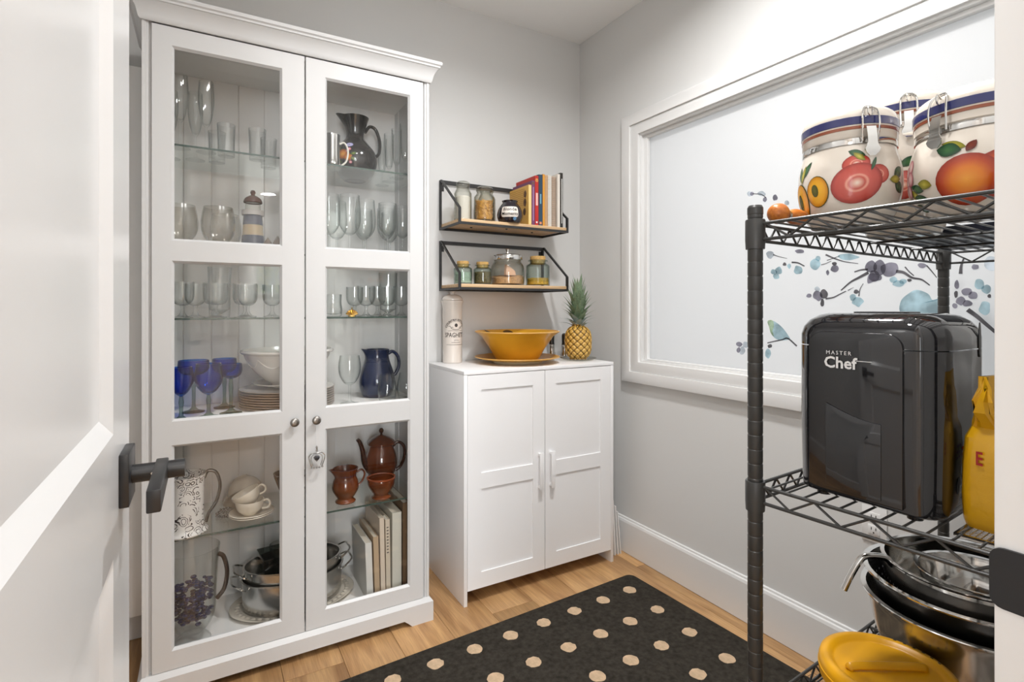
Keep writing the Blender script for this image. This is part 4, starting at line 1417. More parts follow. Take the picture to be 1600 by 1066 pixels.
def saucer(loc, label):
    return tag(MB().lathe([(0, 0), (0.034, 0), (0.037, 0.003), (0.066, 0.011), (0.072, 0.015), (0.070, 0.017), (0.060, 0.012), (0.030, 0.0055), (0, 0.005)], 36).build('saucer', M_IVORY, None, loc), label, 'saucer', 'cream saucers')


saucer((0.140, 2.065, SH5), 'lower cream saucer beneath the tea cups')
saucer((0.140, 2.065, SH5 + 0.0058), 'upper cream saucer directly under the tea cup')


def cup(label, loc, tilt=None, rz=-0.3):
    t = thing('tea_cup', label, 'cup', loc, rz, 'cream tea cups')
    p = smoothp([(0.022, 0.0), (0.024, 0.004), (0.038, 0.018), (0.045, 0.036), (0.046, 0.050)], 4)
    MB().lathe([(0, 0)] + p + [(r - 0.0025, z) for r, z in reversed(p) if z > 0.006] + [(0, 0.006)], 32).build('cup_body', M_IVORY, t)
    MB().tube(spline([(0.043, 0, 0.044), (0.058, 0, 0.047), (0.066, 0, 0.034), (0.058, 0, 0.020), (0.040, 0, 0.018)], 5), 0.0035, 8).build('handle', M_IVORY, t)
    if tilt:
        t.rotation_euler = tilt
    return t


cup('cream tea cup standing upright on the saucers', (0.134, 2.06, SH5 + 0.0118))
cup('cream tea cup tipped inside the upright tea cup', (0.139, 2.068, SH5 + 0.0440), (0.05, -0.42, -0.3))


def ivory_bowl(label, loc, tilt):
    p = smoothp([(0.024, 0.0), (0.027, 0.005), (0.046, 0.020), (0.057, 0.042), (0.059, 0.054)], 4)
    o = tag(MB().lathe([(0, 0)] + p + [(r - 0.003, z) for r, z in reversed(p) if z > 0.008] + [(0, 0.007)], 36).build('cream_bowl', M_IVORY, None, loc), label, 'bowl', 'cream bowls behind the tea cups')
    o.rotation_euler = tilt
    return o


ivory_bowl('cream bowl lying upside down behind the tea cups', (0.115, 2.238, SH5 + 0.0545), (PI, 0, 0))
ivory_bowl('cream bowl tilted on top of the upturned cream bowl', (0.113, 2.225, SH5 + 0.098), (PI - 0.45, -0.30, 0))
M_BROWN = principled('brown_glaze', lin('6a3216'), 0.13, coat=0.5, vary=(14, 0.45, 4))
M_BROWND = principled('brown_glaze_dark', lin('3f2015'), 0.13, coat=0.5)
br = jug('brown_mug', 'dark brown glazed mug half hidden between the two glazed doors', (0.272, 2.13, SH5), [(0.030, 0), (0.034, 0.006), (0.026, 0.016), (0.034, 0.05), (0.052, 0.10), (0.056, 0.118)], M_BROWND, [(0.044, 0, 0.10), (0.062, 0, 0.09), (0.064, 0, 0.06), (0.036, 0, 0.04)], 0.005, cat='mug')
cr = jug('brown_creamer', 'small brown glazed cream jug left of the teapot', (0.458, 2.05, SH5),
         [(0.036, 0.0), (0.037, 0.005), (0.029, 0.014), (0.036, 0.026), (0.048, 0.050), (0.045, 0.078), (0.039, 0.095), (0.044, 0.118), (0.047, 0.126)], M_BROWN,
         [(0.042, 0, 0.104), (0.060, 0, 0.112), (0.072, 0, 0.095), (0.062, 0, 0.068), (0.046, 0, 0.052)], 0.0045, spout=(PI * 1.08, 0.085, 0.126, 0.020, 0.6))
MB().lathe([(0.0445, 0.1265), (0.0395, 0.100), (0.030, 0.094), (0, 0.094)], 28).build('blue_lining', principled('blue_lining', lin('3d4c72'), 0.15, coat=0.5), cr)
sb = thing('sugar_bowl', 'small brown footed bowl in front of the teapot', 'bowl', (0.588, 2.028, SH5))
p = smoothp([(0.036, 0.0), (0.037, 0.005), (0.027, 0.013), (0.036, 0.024), (0.049, 0.048), (0.052, 0.066), (0.051, 0.074)], 4)
MB().lathe([(0, 0)] + p + [(r - 0.003, z) for r, z in reversed(p) if z > 0.025] + [(0, 0.024)], 36).build('bowl_body', M_BROWN, sb)
MB().lathe([(0.0515, 0.072), (0.0545, 0.0745), (0.0545, 0.079), (0.050, 0.0795), (0.048, 0.076)], 36, close=True).build('rim', principled('rust_rim', lin('8a4428'), 0.15, coat=0.5), sb)
tp = thing('teapot', 'tall brown glazed lidded teapot on the lower glass shelf', 'teapot', (0.628, 2.165, SH5))
p = smoothp([(0.042, 0.0), (0.043, 0.006), (0.036, 0.016), (0.045, 0.034), (0.060, 0.066), (0.064, 0.095), (0.060, 0.125), (0.050, 0.155), (0.046, 0.168)], 4)
MB().lathe([(0, 0)] + p + [(0, 0.168)], 40).build('body', M_BROWN, tp)
ld = MB().lathe([(0, 0.1685), (0.052, 0.1685), (0.056, 0.172), (0.056, 0.177)] + smoothp([(0.050, 0.184), (0.034, 0.196), (0.016, 0.204), (0.008, 0.207)], 3) + [(0, 0.208)], 36).build('lid', M_BROWN, tp)
MB().lathe([(0, 0.206), (0.006, 0.208), (0.004, 0.213), (0.009, 0.220), (0.010, 0.227), (0.006, 0.234), (0, 0.236)], 16).build('lid_knob', M_BROWND, ld)
MB().tube(spline([(-0.050, -0.006, 0.07), (-0.070, -0.008, 0.105), (-0.078, -0.010, 0.150), (-0.090, -0.011, 0.188), (-0.100, -0.012, 0.203)], 5), [0.015, 0.0145, 0.014, 0.0135, 0.013, 0.0125, 0.012, 0.0115, 0.011, 0.0105, 0.010, 0.0095, 0.009, 0.0088, 0.0086, 0.0084, 0.0082, 0.008, 0.0078, 0.0076, 0.0074], 12).build('spout', M_BROWND, tp)
MB().tube(spline([(0.044, -0.006, 0.155), (0.066, -0.010, 0.172), (0.090, -0.014, 0.155), (0.094, -0.015, 0.115), (0.080, -0.012, 0.075), (0.058, -0.008, 0.055)], 5), 0.0065, 10).build('handle', M_BROWND, tp)

# bottom of the cabinet
gp_ = thing('glass_pitcher', 'large clear glass pitcher holding dark blue glass pebbles, bottom left of cabinet', 'pitcher', (-0.036, 2.045, SH0))
p = smoothp([(0.052, 0.0), (0.053, 0.004), (0.044, 0.014), (0.030, 0.026), (0.034, 0.034), (0.052, 0.052), (0.066, 0.090), (0.069, 0.150), (0.073, 0.230), (0.080, 0.305)], 4)
MB().lathe([(0, 0)] + p + [(r - 0.003, z) for r, z in reversed(p) if z > 0.042] + [(0, 0.042)], 40).build('body', M_GLASS, gp_)
MB().tube(spline([(0.074, 0, 0.27), (0.090, 0, 0.255), (0.100, 0, 0.205), (0.092, 0, 0.150), (0.070, 0, 0.120)], 5), 0.007, 10).build('handle', principled('smoked_handle', lin('3a302c'), 0.2), gp_)
rnd = random.Random(11)
pm = MB()
M_PEB = principled('blue_glass_pebble', lin('1b2858'), 0.05, spec=0.8, coat=0.6)
for k in range(210):
    z = rnd.uniform(0.066, 0.195)
    a, r = rnd.uniform(0, 2 * PI), math.sqrt(rnd.random()) * (0.040 if z < 0.085 else 0.055)
    s = rnd.uniform(0.006, 0.010)
    pm.lathe([(0, -s * 0.7), (s * 0.8, -s * 0.4), (s, 0), (s * 0.8, s * 0.4), (0, s * 0.7)], 8, (r * math.cos(a), r * math.sin(a), z))
tag(pm.build('glass_pebbles', M_PEB, None, (-0.036, 2.045, SH0)), 'dark blue glass pebbles inside the glass pitcher', 'pebbles', kind='stuff')
fp_ = thing('oval_platter', 'cream embossed oval platter under the steel roasting pans', 'platter', (0.290, 2.142, SH0))
MB().lathe([(0, 0.0), (0.16, 0.0), (0.175, 0.002), (0.212, 0.011), (0.218, 0.014), (0.214, 0.0155), (0.172, 0.0075), (0.155, 0.006), (0, 0.006)], 56, sy=0.70).build('dish', M_IVORY, fp_)
m = MB()
for k in range(44):
    a = 2 * PI * k / 44
    m.lathe([(0, -0.003), (0.008, -0.001), (0.009, 0.001), (0.004, 0.0035), (0, 0.004)], 8, (0.192 * math.cos(a), 0.192 * 0.70 * math.sin(a), 0.0120), sx=1, sy=1.2)
m.build('embossed_border', M_IVORY, fp_)


def roaster(label, loc, rx, ry, h, group='steel roasting pans'):
    t = thing('roasting_pan', label, 'pan', loc, 0, group)
    m = MB()
    p = smoothp([(0.93, 0.0), (0.97, 0.006), (0.985, 0.02), (0.99, h - 0.006)], 3)
    k = ry / rx
    pr = [(0, 0)] + [(r * rx, z) for r, z in p] + [(rx * 1.01, h - 0.004), (rx * 1.03, h - 0.001), (rx * 1.03, h + 0.001), (rx * 0.985, h)] + [(r * rx - 0.003, z) for r, z in reversed(p) if z > 0.006] + [(0, 0.006)]
    m.lathe(pr, 56, sy=k).build('pan_body', M_STEEL, t)
    for s in (-1, 1):
        MB().tube(spline([(s * rx * 0.93, -0.050, h - 0.020), (s * (rx + 0.004), -0.052, h - 0.010), (s * (rx + 0.030), -0.035, h + 0.004), (s * (rx + 0.032), 0.0, h + 0.007), (s * (rx + 0.030), 0.035, h + 0.004), (s * (rx + 0.004), 0.052, h - 0.010), (s * rx * 0.93, 0.050, h - 0.020)], 4), 0.0035, 8).build('handle', M_STEEL2, t)
    return t


roaster('lower steel oval roasting pan standing on the cream platter', (0.288, 2.142, SH0 + 0.0070), 0.176, 0.122, 0.110)
roaster('upper steel oval roasting pan nested in the lower pan', (0.288, 2.142, SH0 + 0.0850), 0.168, 0.114, 0.072)
M_SMOKE = glass('smoked_glass', (0.45, 0.50, 0.47), (0.16, 0.19, 0.18), 1.0, 0.0, 2.0)


def dish(label, loc, w, d, h, rot):
    m = MB()
    e = 0.012
    o0 = [(-w + e, -d + e), (w - e, -d + e), (w - e, d - e), (-w + e, d - e)]
    o1 = [(-w, -d), (w, -d), (w, d), (-w, d)]
    t = 0.004
    i1 = [(a * (1 - t / abs(a)), b * (1 - t / abs(b))) for a, b in o1]
    i0 = [(a * (1 - t / abs(a)), b * (1 - t / abs(b))) for a, b in o0]
    vs = [(a, b, 0) for a, b in o0] + [(a, b, h) for a, b in o1] + [(a, b, h) for a, b in i1] + [(a, b, 0.005) for a, b in i0]
    fs = [(3, 2, 1, 0), (12, 13, 14, 15)]
    for lo in (0, 4, 8):
        fs += [(lo + k, lo + (k + 1) % 4, lo + 4 + (k + 1) % 4, lo + 4 + k) for k in range(4)]
    m.add(vs, fs)
    o = tag(m.build('glass_dish', M_SMOKE, None, loc, bev=0.003), label, 'dish')
    o.rotation_euler = rot
    return o


dish('square greenish glass dish sitting in the upper roasting pan', (0.275, 2.135, SH0 + 0.096), 0.105, 0.060, 0.105, (0.0, 0.0, 0.12))
tag(put('tall_tumbler', tumb('glass_beaker', [(0.034, 0), (0.038, 0.005), (0.040, 0.06), (0.042, 0.12)]), M_CRYSTAL, None, (0.245, 2.135, SH0 + 0.1025)), 'clear glass beaker standing in the greenish glass dish', 'glass')

# books at the bottom right
def book(name, label, x, w, y, d, h, mc, group, z=SH0, mp=None, cat='book', lean=0.0, parts=True):
    """spine faces the viewer (-y)"""
    t = thing(name, label, cat, (x, y, z), 0, group)
    c = min(0.0022, w * 0.2)
    sh = lambda zz: lean * zz
    m = MB()
    def slab(a0, a1, y0_, y1_, z0_, z1_):
        vs = [(a + sh(zz), yy, zz) for zz in (z0_, z1_) for yy in (y0_, y1_) for a in (a0, a1)]
        m.add(vs, [(0, 2, 3, 1), (4, 5, 7, 6), (0, 1, 5, 4), (2, 6, 7, 3), (0, 4, 6, 2), (1, 3, 7, 5)])
    slab(-w / 2, -w / 2 + c, c, d, 0, h); slab(w / 2 - c, w / 2, c, d, 0, h); slab(-w / 2, w / 2, 0, c, 0, h)
    m.build('cover', mc, t, smooth=False)
    m = MB()
    slab(-w / 2 + c, w / 2 - c, c, d - 0.004, 0.003, h - 0.003)
    m.build('pages', mp or M_PAGES, t, smooth=False)
    return t


M_PAGES = principled('book_pages', (0.66, 0.60, 0.50), 0.8, bump=(300, 0.3))
M_TAN = principled('book_tan', lin('b89b78'), 0.6, vary=(40, 0.25, 4))
g = 'books at the bottom of the cabinet'
def cover(name, h, rough=0.45):
    return principled('cover_' + name, lin(h), rough)


lower = [('white', 'plain white slim book nearest the roasting pan, bottom of cabinet', 0.537, 0.024, 0.215, 'd8d6d0', -0.035),
         ('worn', 'worn tan book with ragged spine beside the plain white one', 0.5645, 0.019, 0.232, 'b9a184', -0.03),
         ('cream', 'tall narrow cream book in the middle of the bottom row', 0.5865, 0.017, 0.298, 'd6c7b4', -0.02),
         ('speck', 'cream book with dark mottled spine right of the tall narrow one', 0.607, 0.017, 0.288, 'cfc2ae', -0.015),
         ('thick', 'thick pale grey-white book at the right of the bottom row', 0.6395, 0.036, 0.308, 'd0cdc0', 0.0),
         ('brown', 'brown book at the far right end of the bottom row', 0.677, 0.028, 0.340, '6d543c', 0.0)]
for nm, lb, x, w, h, c, ln in lower:
    b = book('book', lb, x, w, 1.995, 0.21, h, cover(nm, c), g, lean=ln)
    if nm in ('cream', 'speck', 'worn'):
        m = MB()
        m.box(-w * 0.3 , w * 0.3 , -0.0006, 0.0002, 0.012, 0.022)
        if nm == 'speck':
            for k in range(9):
                m.box(-0.004 + ln * (0.16 + k * 0.012), 0.003 + ln * (0.16 + k * 0.012), -0.0006, 0.0002, 0.160 + k * 0.012, 0.164 + k * 0.012)
        m.build('spine_mark', principled('spine_ink', (0.08, 0.07, 0.06), 0.6), b, smooth=False)

# ================================================================== UPPER WALL SHELF
def closed_jar(name, label, loc, prof, m, th=0.003, cat='jar', group=None):
    t = thing(name, label, cat, loc, 0, group)
    p = smoothp(prof, 4)
    MB().lathe([(0, 0)] + p + [(max(r - th, 0.001), z) for r, z in reversed(p) if z > 0.006] + [(0, 0.006)], 36).build('jar_body', m, t)
    return t


M_CLEARJAR = glass('clear_jar_glass', (0.965, 0.965, 0.945), (0.42, 0.42, 0.36), 1.0, 0.0, 2.0)
M_CORK = principled('cork', lin('c09a5c'), 0.75, vary=(90, 0.25, 4))


def lidded(name, label, loc, r, h, lid_h, group):
    t = closed_jar(name, label, loc, [(r * 0.90, 0), (r, 0.006), (r, h * 0.62), (r * 0.97, h * 0.70), (r * 0.74, h * 0.80), (r * 0.72, h * 0.86)], M_CLEARJAR, group=group)
    MB().lathe([(r * 0.72, h * 0.86), (r * 0.80, h * 0.865), (r * 0.81, h * 0.89), (r * 0.72, h * 0.895)], 32, close=True).build('rim_ring', M_CLEARJAR, t)
    MB().lathe([(0, h * 0.90), (r * 0.80, h * 0.90), (r * 0.80, h * 0.95)] + [(r * 0.62, h * 0.985), (0, h)], 32).build('lid', M_CLEARJAR, t)
    return t


g = 'clear glass jars on the upper wall shelf'
lidded('glass_jar', 'tall clear glass jar with white contents at the left end of the upper shelf', (1.022, 2.22, ZU), 0.040, 0.182, 0.02, g)
tag(MB().lathe([(0, 0), (0.0355, 0), (0.0362, 0.004), (0.0362, 0.098), (0.030, 0.106), (0.0, 0.112)], 28).build('white_flour', principled('flour', (0.80, 0.77, 0.72), 0.9, bump=(90, 0.6)), None, (1.022, 2.22, ZU + 0.0065)), 'white flour inside the leftmost glass jar of the upper shelf', 'flour', kind='stuff')
lidded('glass_jar', 'clear glass jar of golden macaroni on the upper shelf', (1.113, 2.185, ZU), 0.047, 0.160, 0.02, g)
lidded('glass_jar', 'clear glass jar of brown pasta behind the macaroni jar', (1.188, 2.305, ZU), 0.043, 0.190, 0.02, g)


def pasta(name, label, loc, r, h, m, seed, n=230):
    rnd = random.Random(seed)
    mb = MB()
    for k in range(n):
        z = 0.005 + (h - 0.008) * (k + rnd.random()) / n
        a = rnd.uniform(0, 2 * PI)
        rr = r * (0.90 if k % 3 else rnd.uniform(0.1, 0.8))
        c = Vector((rr * math.cos(a), rr * math.sin(a), z))
        tdir = Vector((-math.sin(a), math.cos(a), 0)) * rnd.uniform(-1, 1) + Vector((0, 0, rnd.uniform(-1, 1)))
        tdir.normalize()
        bend = Vector((math.cos(a), math.sin(a), 0)) * -0.0012
        L = 0.0052
        mb.tube([c - tdir * L + bend, c, c + tdir * L + bend], 0.0022, 5)
    mb.lathe([(0, 0), (r * 0.78, 0.0), (r * 0.78, h - 0.006), (0, h - 0.003)], 16)
    return tag(mb.build(name, m, None, loc), label, 'pasta', kind='stuff')


pasta('macaroni', 'golden macaroni filling the glass jar on the upper shelf', (1.113, 2.185, ZU + 0.0065), 0.0425, 0.092, principled('macaroni', lin('cf9a3e'), 0.45), 1)
pasta('brown_pasta', 'brown pasta filling the rear glass jar on the upper shelf', (1.188, 2.305, ZU + 0.0065), 0.0385, 0.104, principled('brown_pasta', lin('a5713f'), 0.5), 2, 160)

# dark round jar with the lettered plate
P_BM = smoothp([(0.042, 0), (0.050, 0.004), (0.059, 0.026), (0.060, 0.045), (0.053, 0.070), (0.038, 0.092), (0.035, 0.098), (0.038, 0.106)], 4)
bm_ = thing('lettered_jar', 'round dark jar with a white plate lettered Blonde Moments', 'jar', (1.246, 2.178, ZU))
MB().lathe([(0, 0)] + P_BM + [(0.034, 0.106), (0.032, 0.098), (0.0, 0.096)], 44).build('jar_body', principled('plum_black_glaze', lin('1d1720'), 0.12, coat=0.6), bm_)
fl_ = on_lathe(P_BM, 0.0008, math.radians(240))
rr = []
for sx, sz, a0 in ((1, 1, 0), (-1, 1, PI / 2), (-1, -1, PI), (1, -1, 3 * PI / 2)):
    for k in range(5):
        a = a0 + k * PI / 8
        rr.append(((sx * 0.032 + 0.008 * math.cos(a)) / 0.058, 0.0475 + sz * 0.0165 + 0.008 * math.sin(a)))
MB().patch(rr, fl_, rings=7, dens=5).build('name_plate', principled('plate_white', (0.74, 0.68, 0.62), 0.4), bm_)
fl2 = on_lathe(P_BM, 0.0014, math.radians(240))
M_INK = principled('black_ink', (0.015, 0.013, 0.012), 0.5)
lettering('lettering', 'Blonde', 0.021, M_INK, bm_, lambda a, b: fl2(a * 1.05 / 0.058, 0.0590 + b), spacing=1.05, bold=0.0004)
lettering('lettering', 'Moments', 0.021, M_INK, bm_, lambda a, b: fl2(a * 0.94 / 0.058, 0.0375 + b), spacing=1.02, bold=0.0004)
fl3 = on_lathe(P_BM, 0.0009, math.radians(240))
MB().patch(ell(0.42, 0.016, 0.009, 0.008, 14, 0, 0.058), fl3).build('blue_motif', principled('motif_blue', lin('5f86a8'), 0.2), bm_)

# cookbooks
g = 'cookbooks on the upper wall shelf'
YS = 2.152
cook = [('yellow', 'yellow striped cookbook with its cover facing the dark jar', 1.3415, 0.0165, 0.190, 'd8aa55'),
        ('purple', 'purple cookbook second from the left of the upper shelf row', 1.3600, 0.0175, 0.212, '6d3a60'),
        ('red', 'red spined cookbook on the upper wall shelf', 1.3800, 0.0190, 0.238, 'b3251f'),
        ('navy', 'dark blue spined cookbook on the upper wall shelf', 1.4020, 0.0220, 0.246, '263f52'),
        ('amber', 'thin amber cookbook between dark blue and ring-bound books', 1.4205, 0.0125, 0.250, 'cf9133')]
for nm, lb, x, w, h, c in cook:
    b = book('cookbook', lb, x, w, YS, 0.18, h, cover('ck_' + nm, c), g, z=ZU)
    if nm == 'yellow':
        m = MB()
        for k in range(9):
            z0 = 0.10 + k * 0.0095
            m.box(-w / 2 - 0.0006, -w / 2 + 0.0002, 0.035, 0.175, z0, z0 + 0.0022)
        m.build('cover_stripes', principled('stripe_tan', lin('b5853f'), 0.5), b, smooth=False)
        m = MB()
        for (yy, zc, ry, rz_) in ((0.030, 0.150, 0.012, 0.016), (0.032, 0.110, 0.013, 0.018), (0.036, 0.066, 0.013, 0.016)):
            m.prism([(yy + ry * math.cos(t * PI / 5), zc + rz_ * math.sin(t * PI / 5) * (1 + 0.2 * (t % 2))) for t in range(10)], -w / 2 - 0.0009, -w / 2 + 0.0002, lambda a, b_, d: (d, a, b_))
        m.build('cover_picture', principled('picture_brown', lin('5d3d22'), 0.5, vary=(70, 0.5, 3)), b, smooth=False)
        MB().box(-w / 2 + 0.0006, w / 2 - 0.0006, -0.0005, 0.0002, 0.002, h - 0.002).build('spine_panel', principled('spine_cream', lin('e3c887'), 0.5), b, smooth=False)
    elif nm == 'purple':
        MB().box(-0.002, 0.0035, -0.0005, 0.0002, 0.02, h - 0.03).build('spine_strip', principled('strip_mauve', lin('a07ba0'), 0.5), b, smooth=False)
        MB().lathe([(0, -0.0006), (0.007, -0.0006), (0.007, 0.0002), (0, 0.0002)], 14, (0, 0, h - 0.012), axis='Y').build('spine_disc', principled('disc_brown', lin('6b4a3a'), 0.5), b)
    elif nm == 'red':
        MB().box(-0.005, 0.006, -0.0005, 0.0002, 0.095, 0.155).build('spine_panel', principled('panel_pink', lin('e5b9b0'), 0.5), b, smooth=False)
        MB().lathe([(0, -0.0006), (0.0085, -0.0006), (0.0085, 0.0002), (0, 0.0002)], 16, (0, 0, h - 0.022), axis='Y').build('spine_picture', principled('picture_gold', lin('c98d4a'), 0.5, vary=(120, 0.4, 2)), b)
        MB().box(-0.004, 0.004, -0.0005, 0.0002, 0.010, 0.018).build('spine_logo', M_TRIM, b, smooth=False)
    elif nm == 'navy':
        MB().box(-0.003, 0.003, -0.0005, 0.0002, 0.105, 0.152).build('spine_strip', principled('strip_sky', lin('7fb0c4'), 0.5), b, smooth=False)
        MB().box(-0.006, 0.006, -0.0005, 0.0002, 0.006, 0.018).build('spine_logo', principled('logo_orange', lin('d98a5c'), 0.5), b, smooth=False)


def spiral(b, w, h, m, n):
    mb = MB()
    for k in range(n):
        z = 0.008 + (h - 0.016) * k / (n - 1)
        mb.tube(arc((0, 0.0005, z), w * 0.42, 0, 2 * PI, 10, 'XY')[:-1], 0.0007, 5, closed=True)
    mb.build('spiral_binding', m, b)


for nm, lb, x, w, h, c, mm, n in (('tanring', 'tan ring-bound cookbook left of the white ring-bound ones', 1.4390, 0.0195, 0.250, 'c3a07c', principled('comb_tan', lin('cbb394'), 0.5), 34),
                                  ('whitering', 'white comb-bound cookbook in the middle of the ring-bound books', 1.4610, 0.0210, 0.252, 'd9d4cc', principled('comb_white', lin('dcd8d2'), 0.5), 34),
                                  ('coil', 'brown-grey wire coil-bound cookbook near the right end', 1.4860, 0.0240, 0.248, 'b09a86', M_PEWTER, 26)):
    b = book('cookbook', lb, x, w, YS + w * 0.42, 0.165, h, cover('ck_' + nm, c), g, z=ZU)
    spiral(b, w, h, mm, n)
book('cookbook', 'slim white cookbook between the coil-bound book and black folder', 1.5085, 0.0150, YS, 0.18, 0.262, cover('ck_white', 'd9d2c8'), g, z=ZU)
b = book('folder', 'black edged folder at the right end of the upper wall shelf', 1.5260, 0.0145, YS, 0.18, 0.270, cover('ck_black', '26231f', 0.3), g, z=ZU, cat='folder')
MB().tube([(0.0, -0.001, 0.02), (0.0, -0.001, 0.24)], 0.002, 6).build('metal_rail', M_STEEL2, b)

# ================================================================== LOWER WALL SHELF
g = 'cork-topped jars on the lower wall shelf'


def cork_jar(label, loc, r, h, sq=0.0):
    t = closed_jar('cork_jar', label, loc, [(r * 0.86, 0), (r, 0.005), (r, h * 0.60), (r * 0.94, h * 0.70), (r * 0.70, h * 0.76), (r * 0.68, h * 0.82)], M_JARGLASS, group=g)
    MB().lathe([(r * 0.68, h * 0.82), (r * 0.82, h * 0.825), (r * 0.84, h * 0.85), (r * 0.80, h * 0.87), (r * 0.66, h * 0.87)], 32, close=True).build('rim_ring', M_JARGLASS, t)
    MB().lathe([(0, h * 0.74), (r * 0.60, h * 0.74), (r * 0.64, h * 0.875), (r * 0.66, h * 0.88), (r * 0.66, h * 0.985), (r * 0.62, h), (0, h)], 28).build('cork_lid', M_CORK, t)
    return t


def content(name, label, loc, r, h, m, slope=0.0, cat='food'):
    mb = MB()
    n = 24
    vs = [(0, 0, 0)] + [(r * math.cos(2 * PI * i / n), r * math.sin(2 * PI * i / n), 0) for i in range(n)]
    vs += [(r * math.cos(2 * PI * i / n), r * math.sin(2 * PI * i / n), h * (1 + slope * math.cos(2 * PI * i / n - 0.9)) * (1 + 0.06 * math.sin(i * 2.3))) for i in range(n)] + [(0, 0, h * 1.1)]
    fs = [(0, 1 + (i + 1) % n, 1 + i) for i in range(n)] + [(1 + i, 1 + (i + 1) % n, 1 + n + (i + 1) % n, 1 + n + i) for i in range(n)] + [(1 + n + i, 1 + n + (i + 1) % n, 1 + 2 * n) for i in range(n)]
    mb.add(vs, fs)
    return tag(mb.build(name, m, None, loc), label, cat, kind='stuff')


cork_jar('small greenish jar with cork lid at the left end of the lower shelf', (1.022, 2.22, ZL), 0.042, 0.106)
content('pale_herbs', 'pale green contents of the leftmost jar on the lower shelf', (1.022, 2.22, ZL + 0.0065), 0.0375, 0.046, principled('pale_herbs', lin('a9b8a8'), 0.9, vary=(120, 0.2, 3)), 0.15)
cork_jar('small greenish cork-lidded jar filled with dark dried spice', (1.120, 2.215, ZL), 0.043, 0.106)
content('dried_spice', 'dark dried spice in the second jar of the lower shelf', (1.120, 2.215, ZL + 0.0065), 0.0385, 0.052, principled('dried_spice', lin('6b5a36'), 0.9, vary=(140, 0.6, 5), bump=(200, 1.0)), 0.05)
bj_ = closed_jar('cookie_jar', 'big clear jar with domed steel lid in the middle of the lower shelf', (1.258, 2.222, ZL), [(0.070, 0), (0.080, 0.008), (0.081, 0.07), (0.077, 0.095), (0.066, 0.112), (0.065, 0.120)], M_CLEARJAR)
ld = MB().lathe([(0, 0.1205), (0.070, 0.1205), (0.0715, 0.123), (0.0715, 0.138)] + smoothp([(0.069, 0.143), (0.045, 0.150), (0.015, 0.153)], 3) + [(0, 0.154)], 40).build('steel_lid', M_STEEL2, bj_)
MB().lathe([(0, 0.1535), (0.007, 0.154), (0.005, 0.160), (0.009, 0.167), (0.012, 0.173), (0.010, 0.176), (0, 0.177)], 20).build('lid_knob', M_STEEL2, ld)
content('brown_rice', 'tan grain in the big steel-lidded jar', (1.258, 2.222, ZL + 0.0065), 0.0755, 0.036, principled('tan_grain', lin('cfa274'), 0.85, vary=(160, 0.3, 4), bump=(260, 1.0)), 0.35)
sc_ = tag(MB().prism([(-0.030, 0.0), (0.024, 0.0), (0.020, 0.020), (-0.006, 0.038), (-0.026, 0.050)], -0.010, 0.010, fy).build('paper_packet', principled('packet_pink', lin('dcb49a'), 0.6), None, (1.262, 2.200, ZL + 0.048)), 'pink paper packet poking up inside the steel-lidded jar', 'packet')
cork_jar('tall greenish cork-lidded jar with yellow grain at the right of the lower shelf', (1.420, 2.205, ZL), 0.058, 0.146)
content('yellow_grain', 'yellow grain in the right jar of the lower shelf', (1.420, 2.205, ZL + 0.0065), 0.053, 0.030, principled('yellow_grain', lin('cf9f35'), 0.85, vary=(160, 0.3, 4), bump=(260, 1.0)), 0.25)

# ================================================================== ON THE LOW CABINET
ZT = 0.9503
cn = thing('spaghetti_canister', 'tall white ceramic spaghetti canister on the low cabinet', 'canister', (1.006, 2.303, ZT))
M_CANW = principled('canister_glaze', (0.72, 0.66, 0.60), 0.25, coat=0.4)
MB().lathe([(0, 0), (0.043, 0), (0.0455, 0.003), (0.0462, 0.27), (0.049, 0.278), (0.0505, 0.284), (0.0505, 0.290), (0.047, 0.292), (0, 0.292)], 44).build('canister_body', M_CANW, cn)
ld = MB().lathe([(0, 0.2925), (0.0475, 0.2925), (0.048, 0.297)] + smoothp([(0.046, 0.303), (0.036, 0.313), (0.022, 0.318), (0.014, 0.319)], 3) + [(0, 0.319)], 44).build('lid', M_CANW, cn)
MB().lathe([(0, 0.3185), (0.011, 0.3185), (0.010, 0.325), (0.013, 0.330), (0.012, 0.334), (0, 0.3345)], 24).build('lid_knob', M_CANW, ld)
CA = math.radians(246.5 + 22)
fc = lambda a, b: (0.0471 * math.cos(CA + a / 0.0462), 0.0471 * math.sin(CA + a / 0.0462), b)
M_CINK = principled('canister_ink', lin('3a3330'), 0.5)
vs, fs = text_shape('SPAGHETTI', 0.030, bold=0.0002)
MB().add([fc(a * 0.72, 0.130 + b) for a, b in vs], fs).build('lettering', M_CINK, cn, smooth=False)
vs, fs = text_shape('COUNTRY KITCHEN', 0.0165, bold=0.0003, spacing=1.05)
MB().add([fc((0.052 + b) * math.sin(a * 0.80 / 0.052), 0.1475 + (0.052 + b) * math.cos(a * 0.80 / 0.052)) for a, b in vs], fs).build('lettering', M_CINK, cn, smooth=False)
m = MB()
m.patch(ell(0.0, 0.176, 0.0075, 0.0085, 18), fc, 3)
m.build('emblem', M_CINK, cn, smooth=False)


def strip(mb, pts, w, f):
    P = spline([(a, b, 0) for a, b in pts], 5)
    vs, fs = [], []
    for i, p in enumerate(P):
        t = (P[min(i + 1, len(P) - 1)] - P[max(i - 1, 0)]).normalized()
        vs += [f(p.x - t.y * w, p.y + t.x * w), f(p.x + t.y * w, p.y - t.x * w)]
        if i:
            fs.append((2 * i - 2, 2 * i - 1, 2 * i + 1, 2 * i))
    return mb.add(vs, fs)


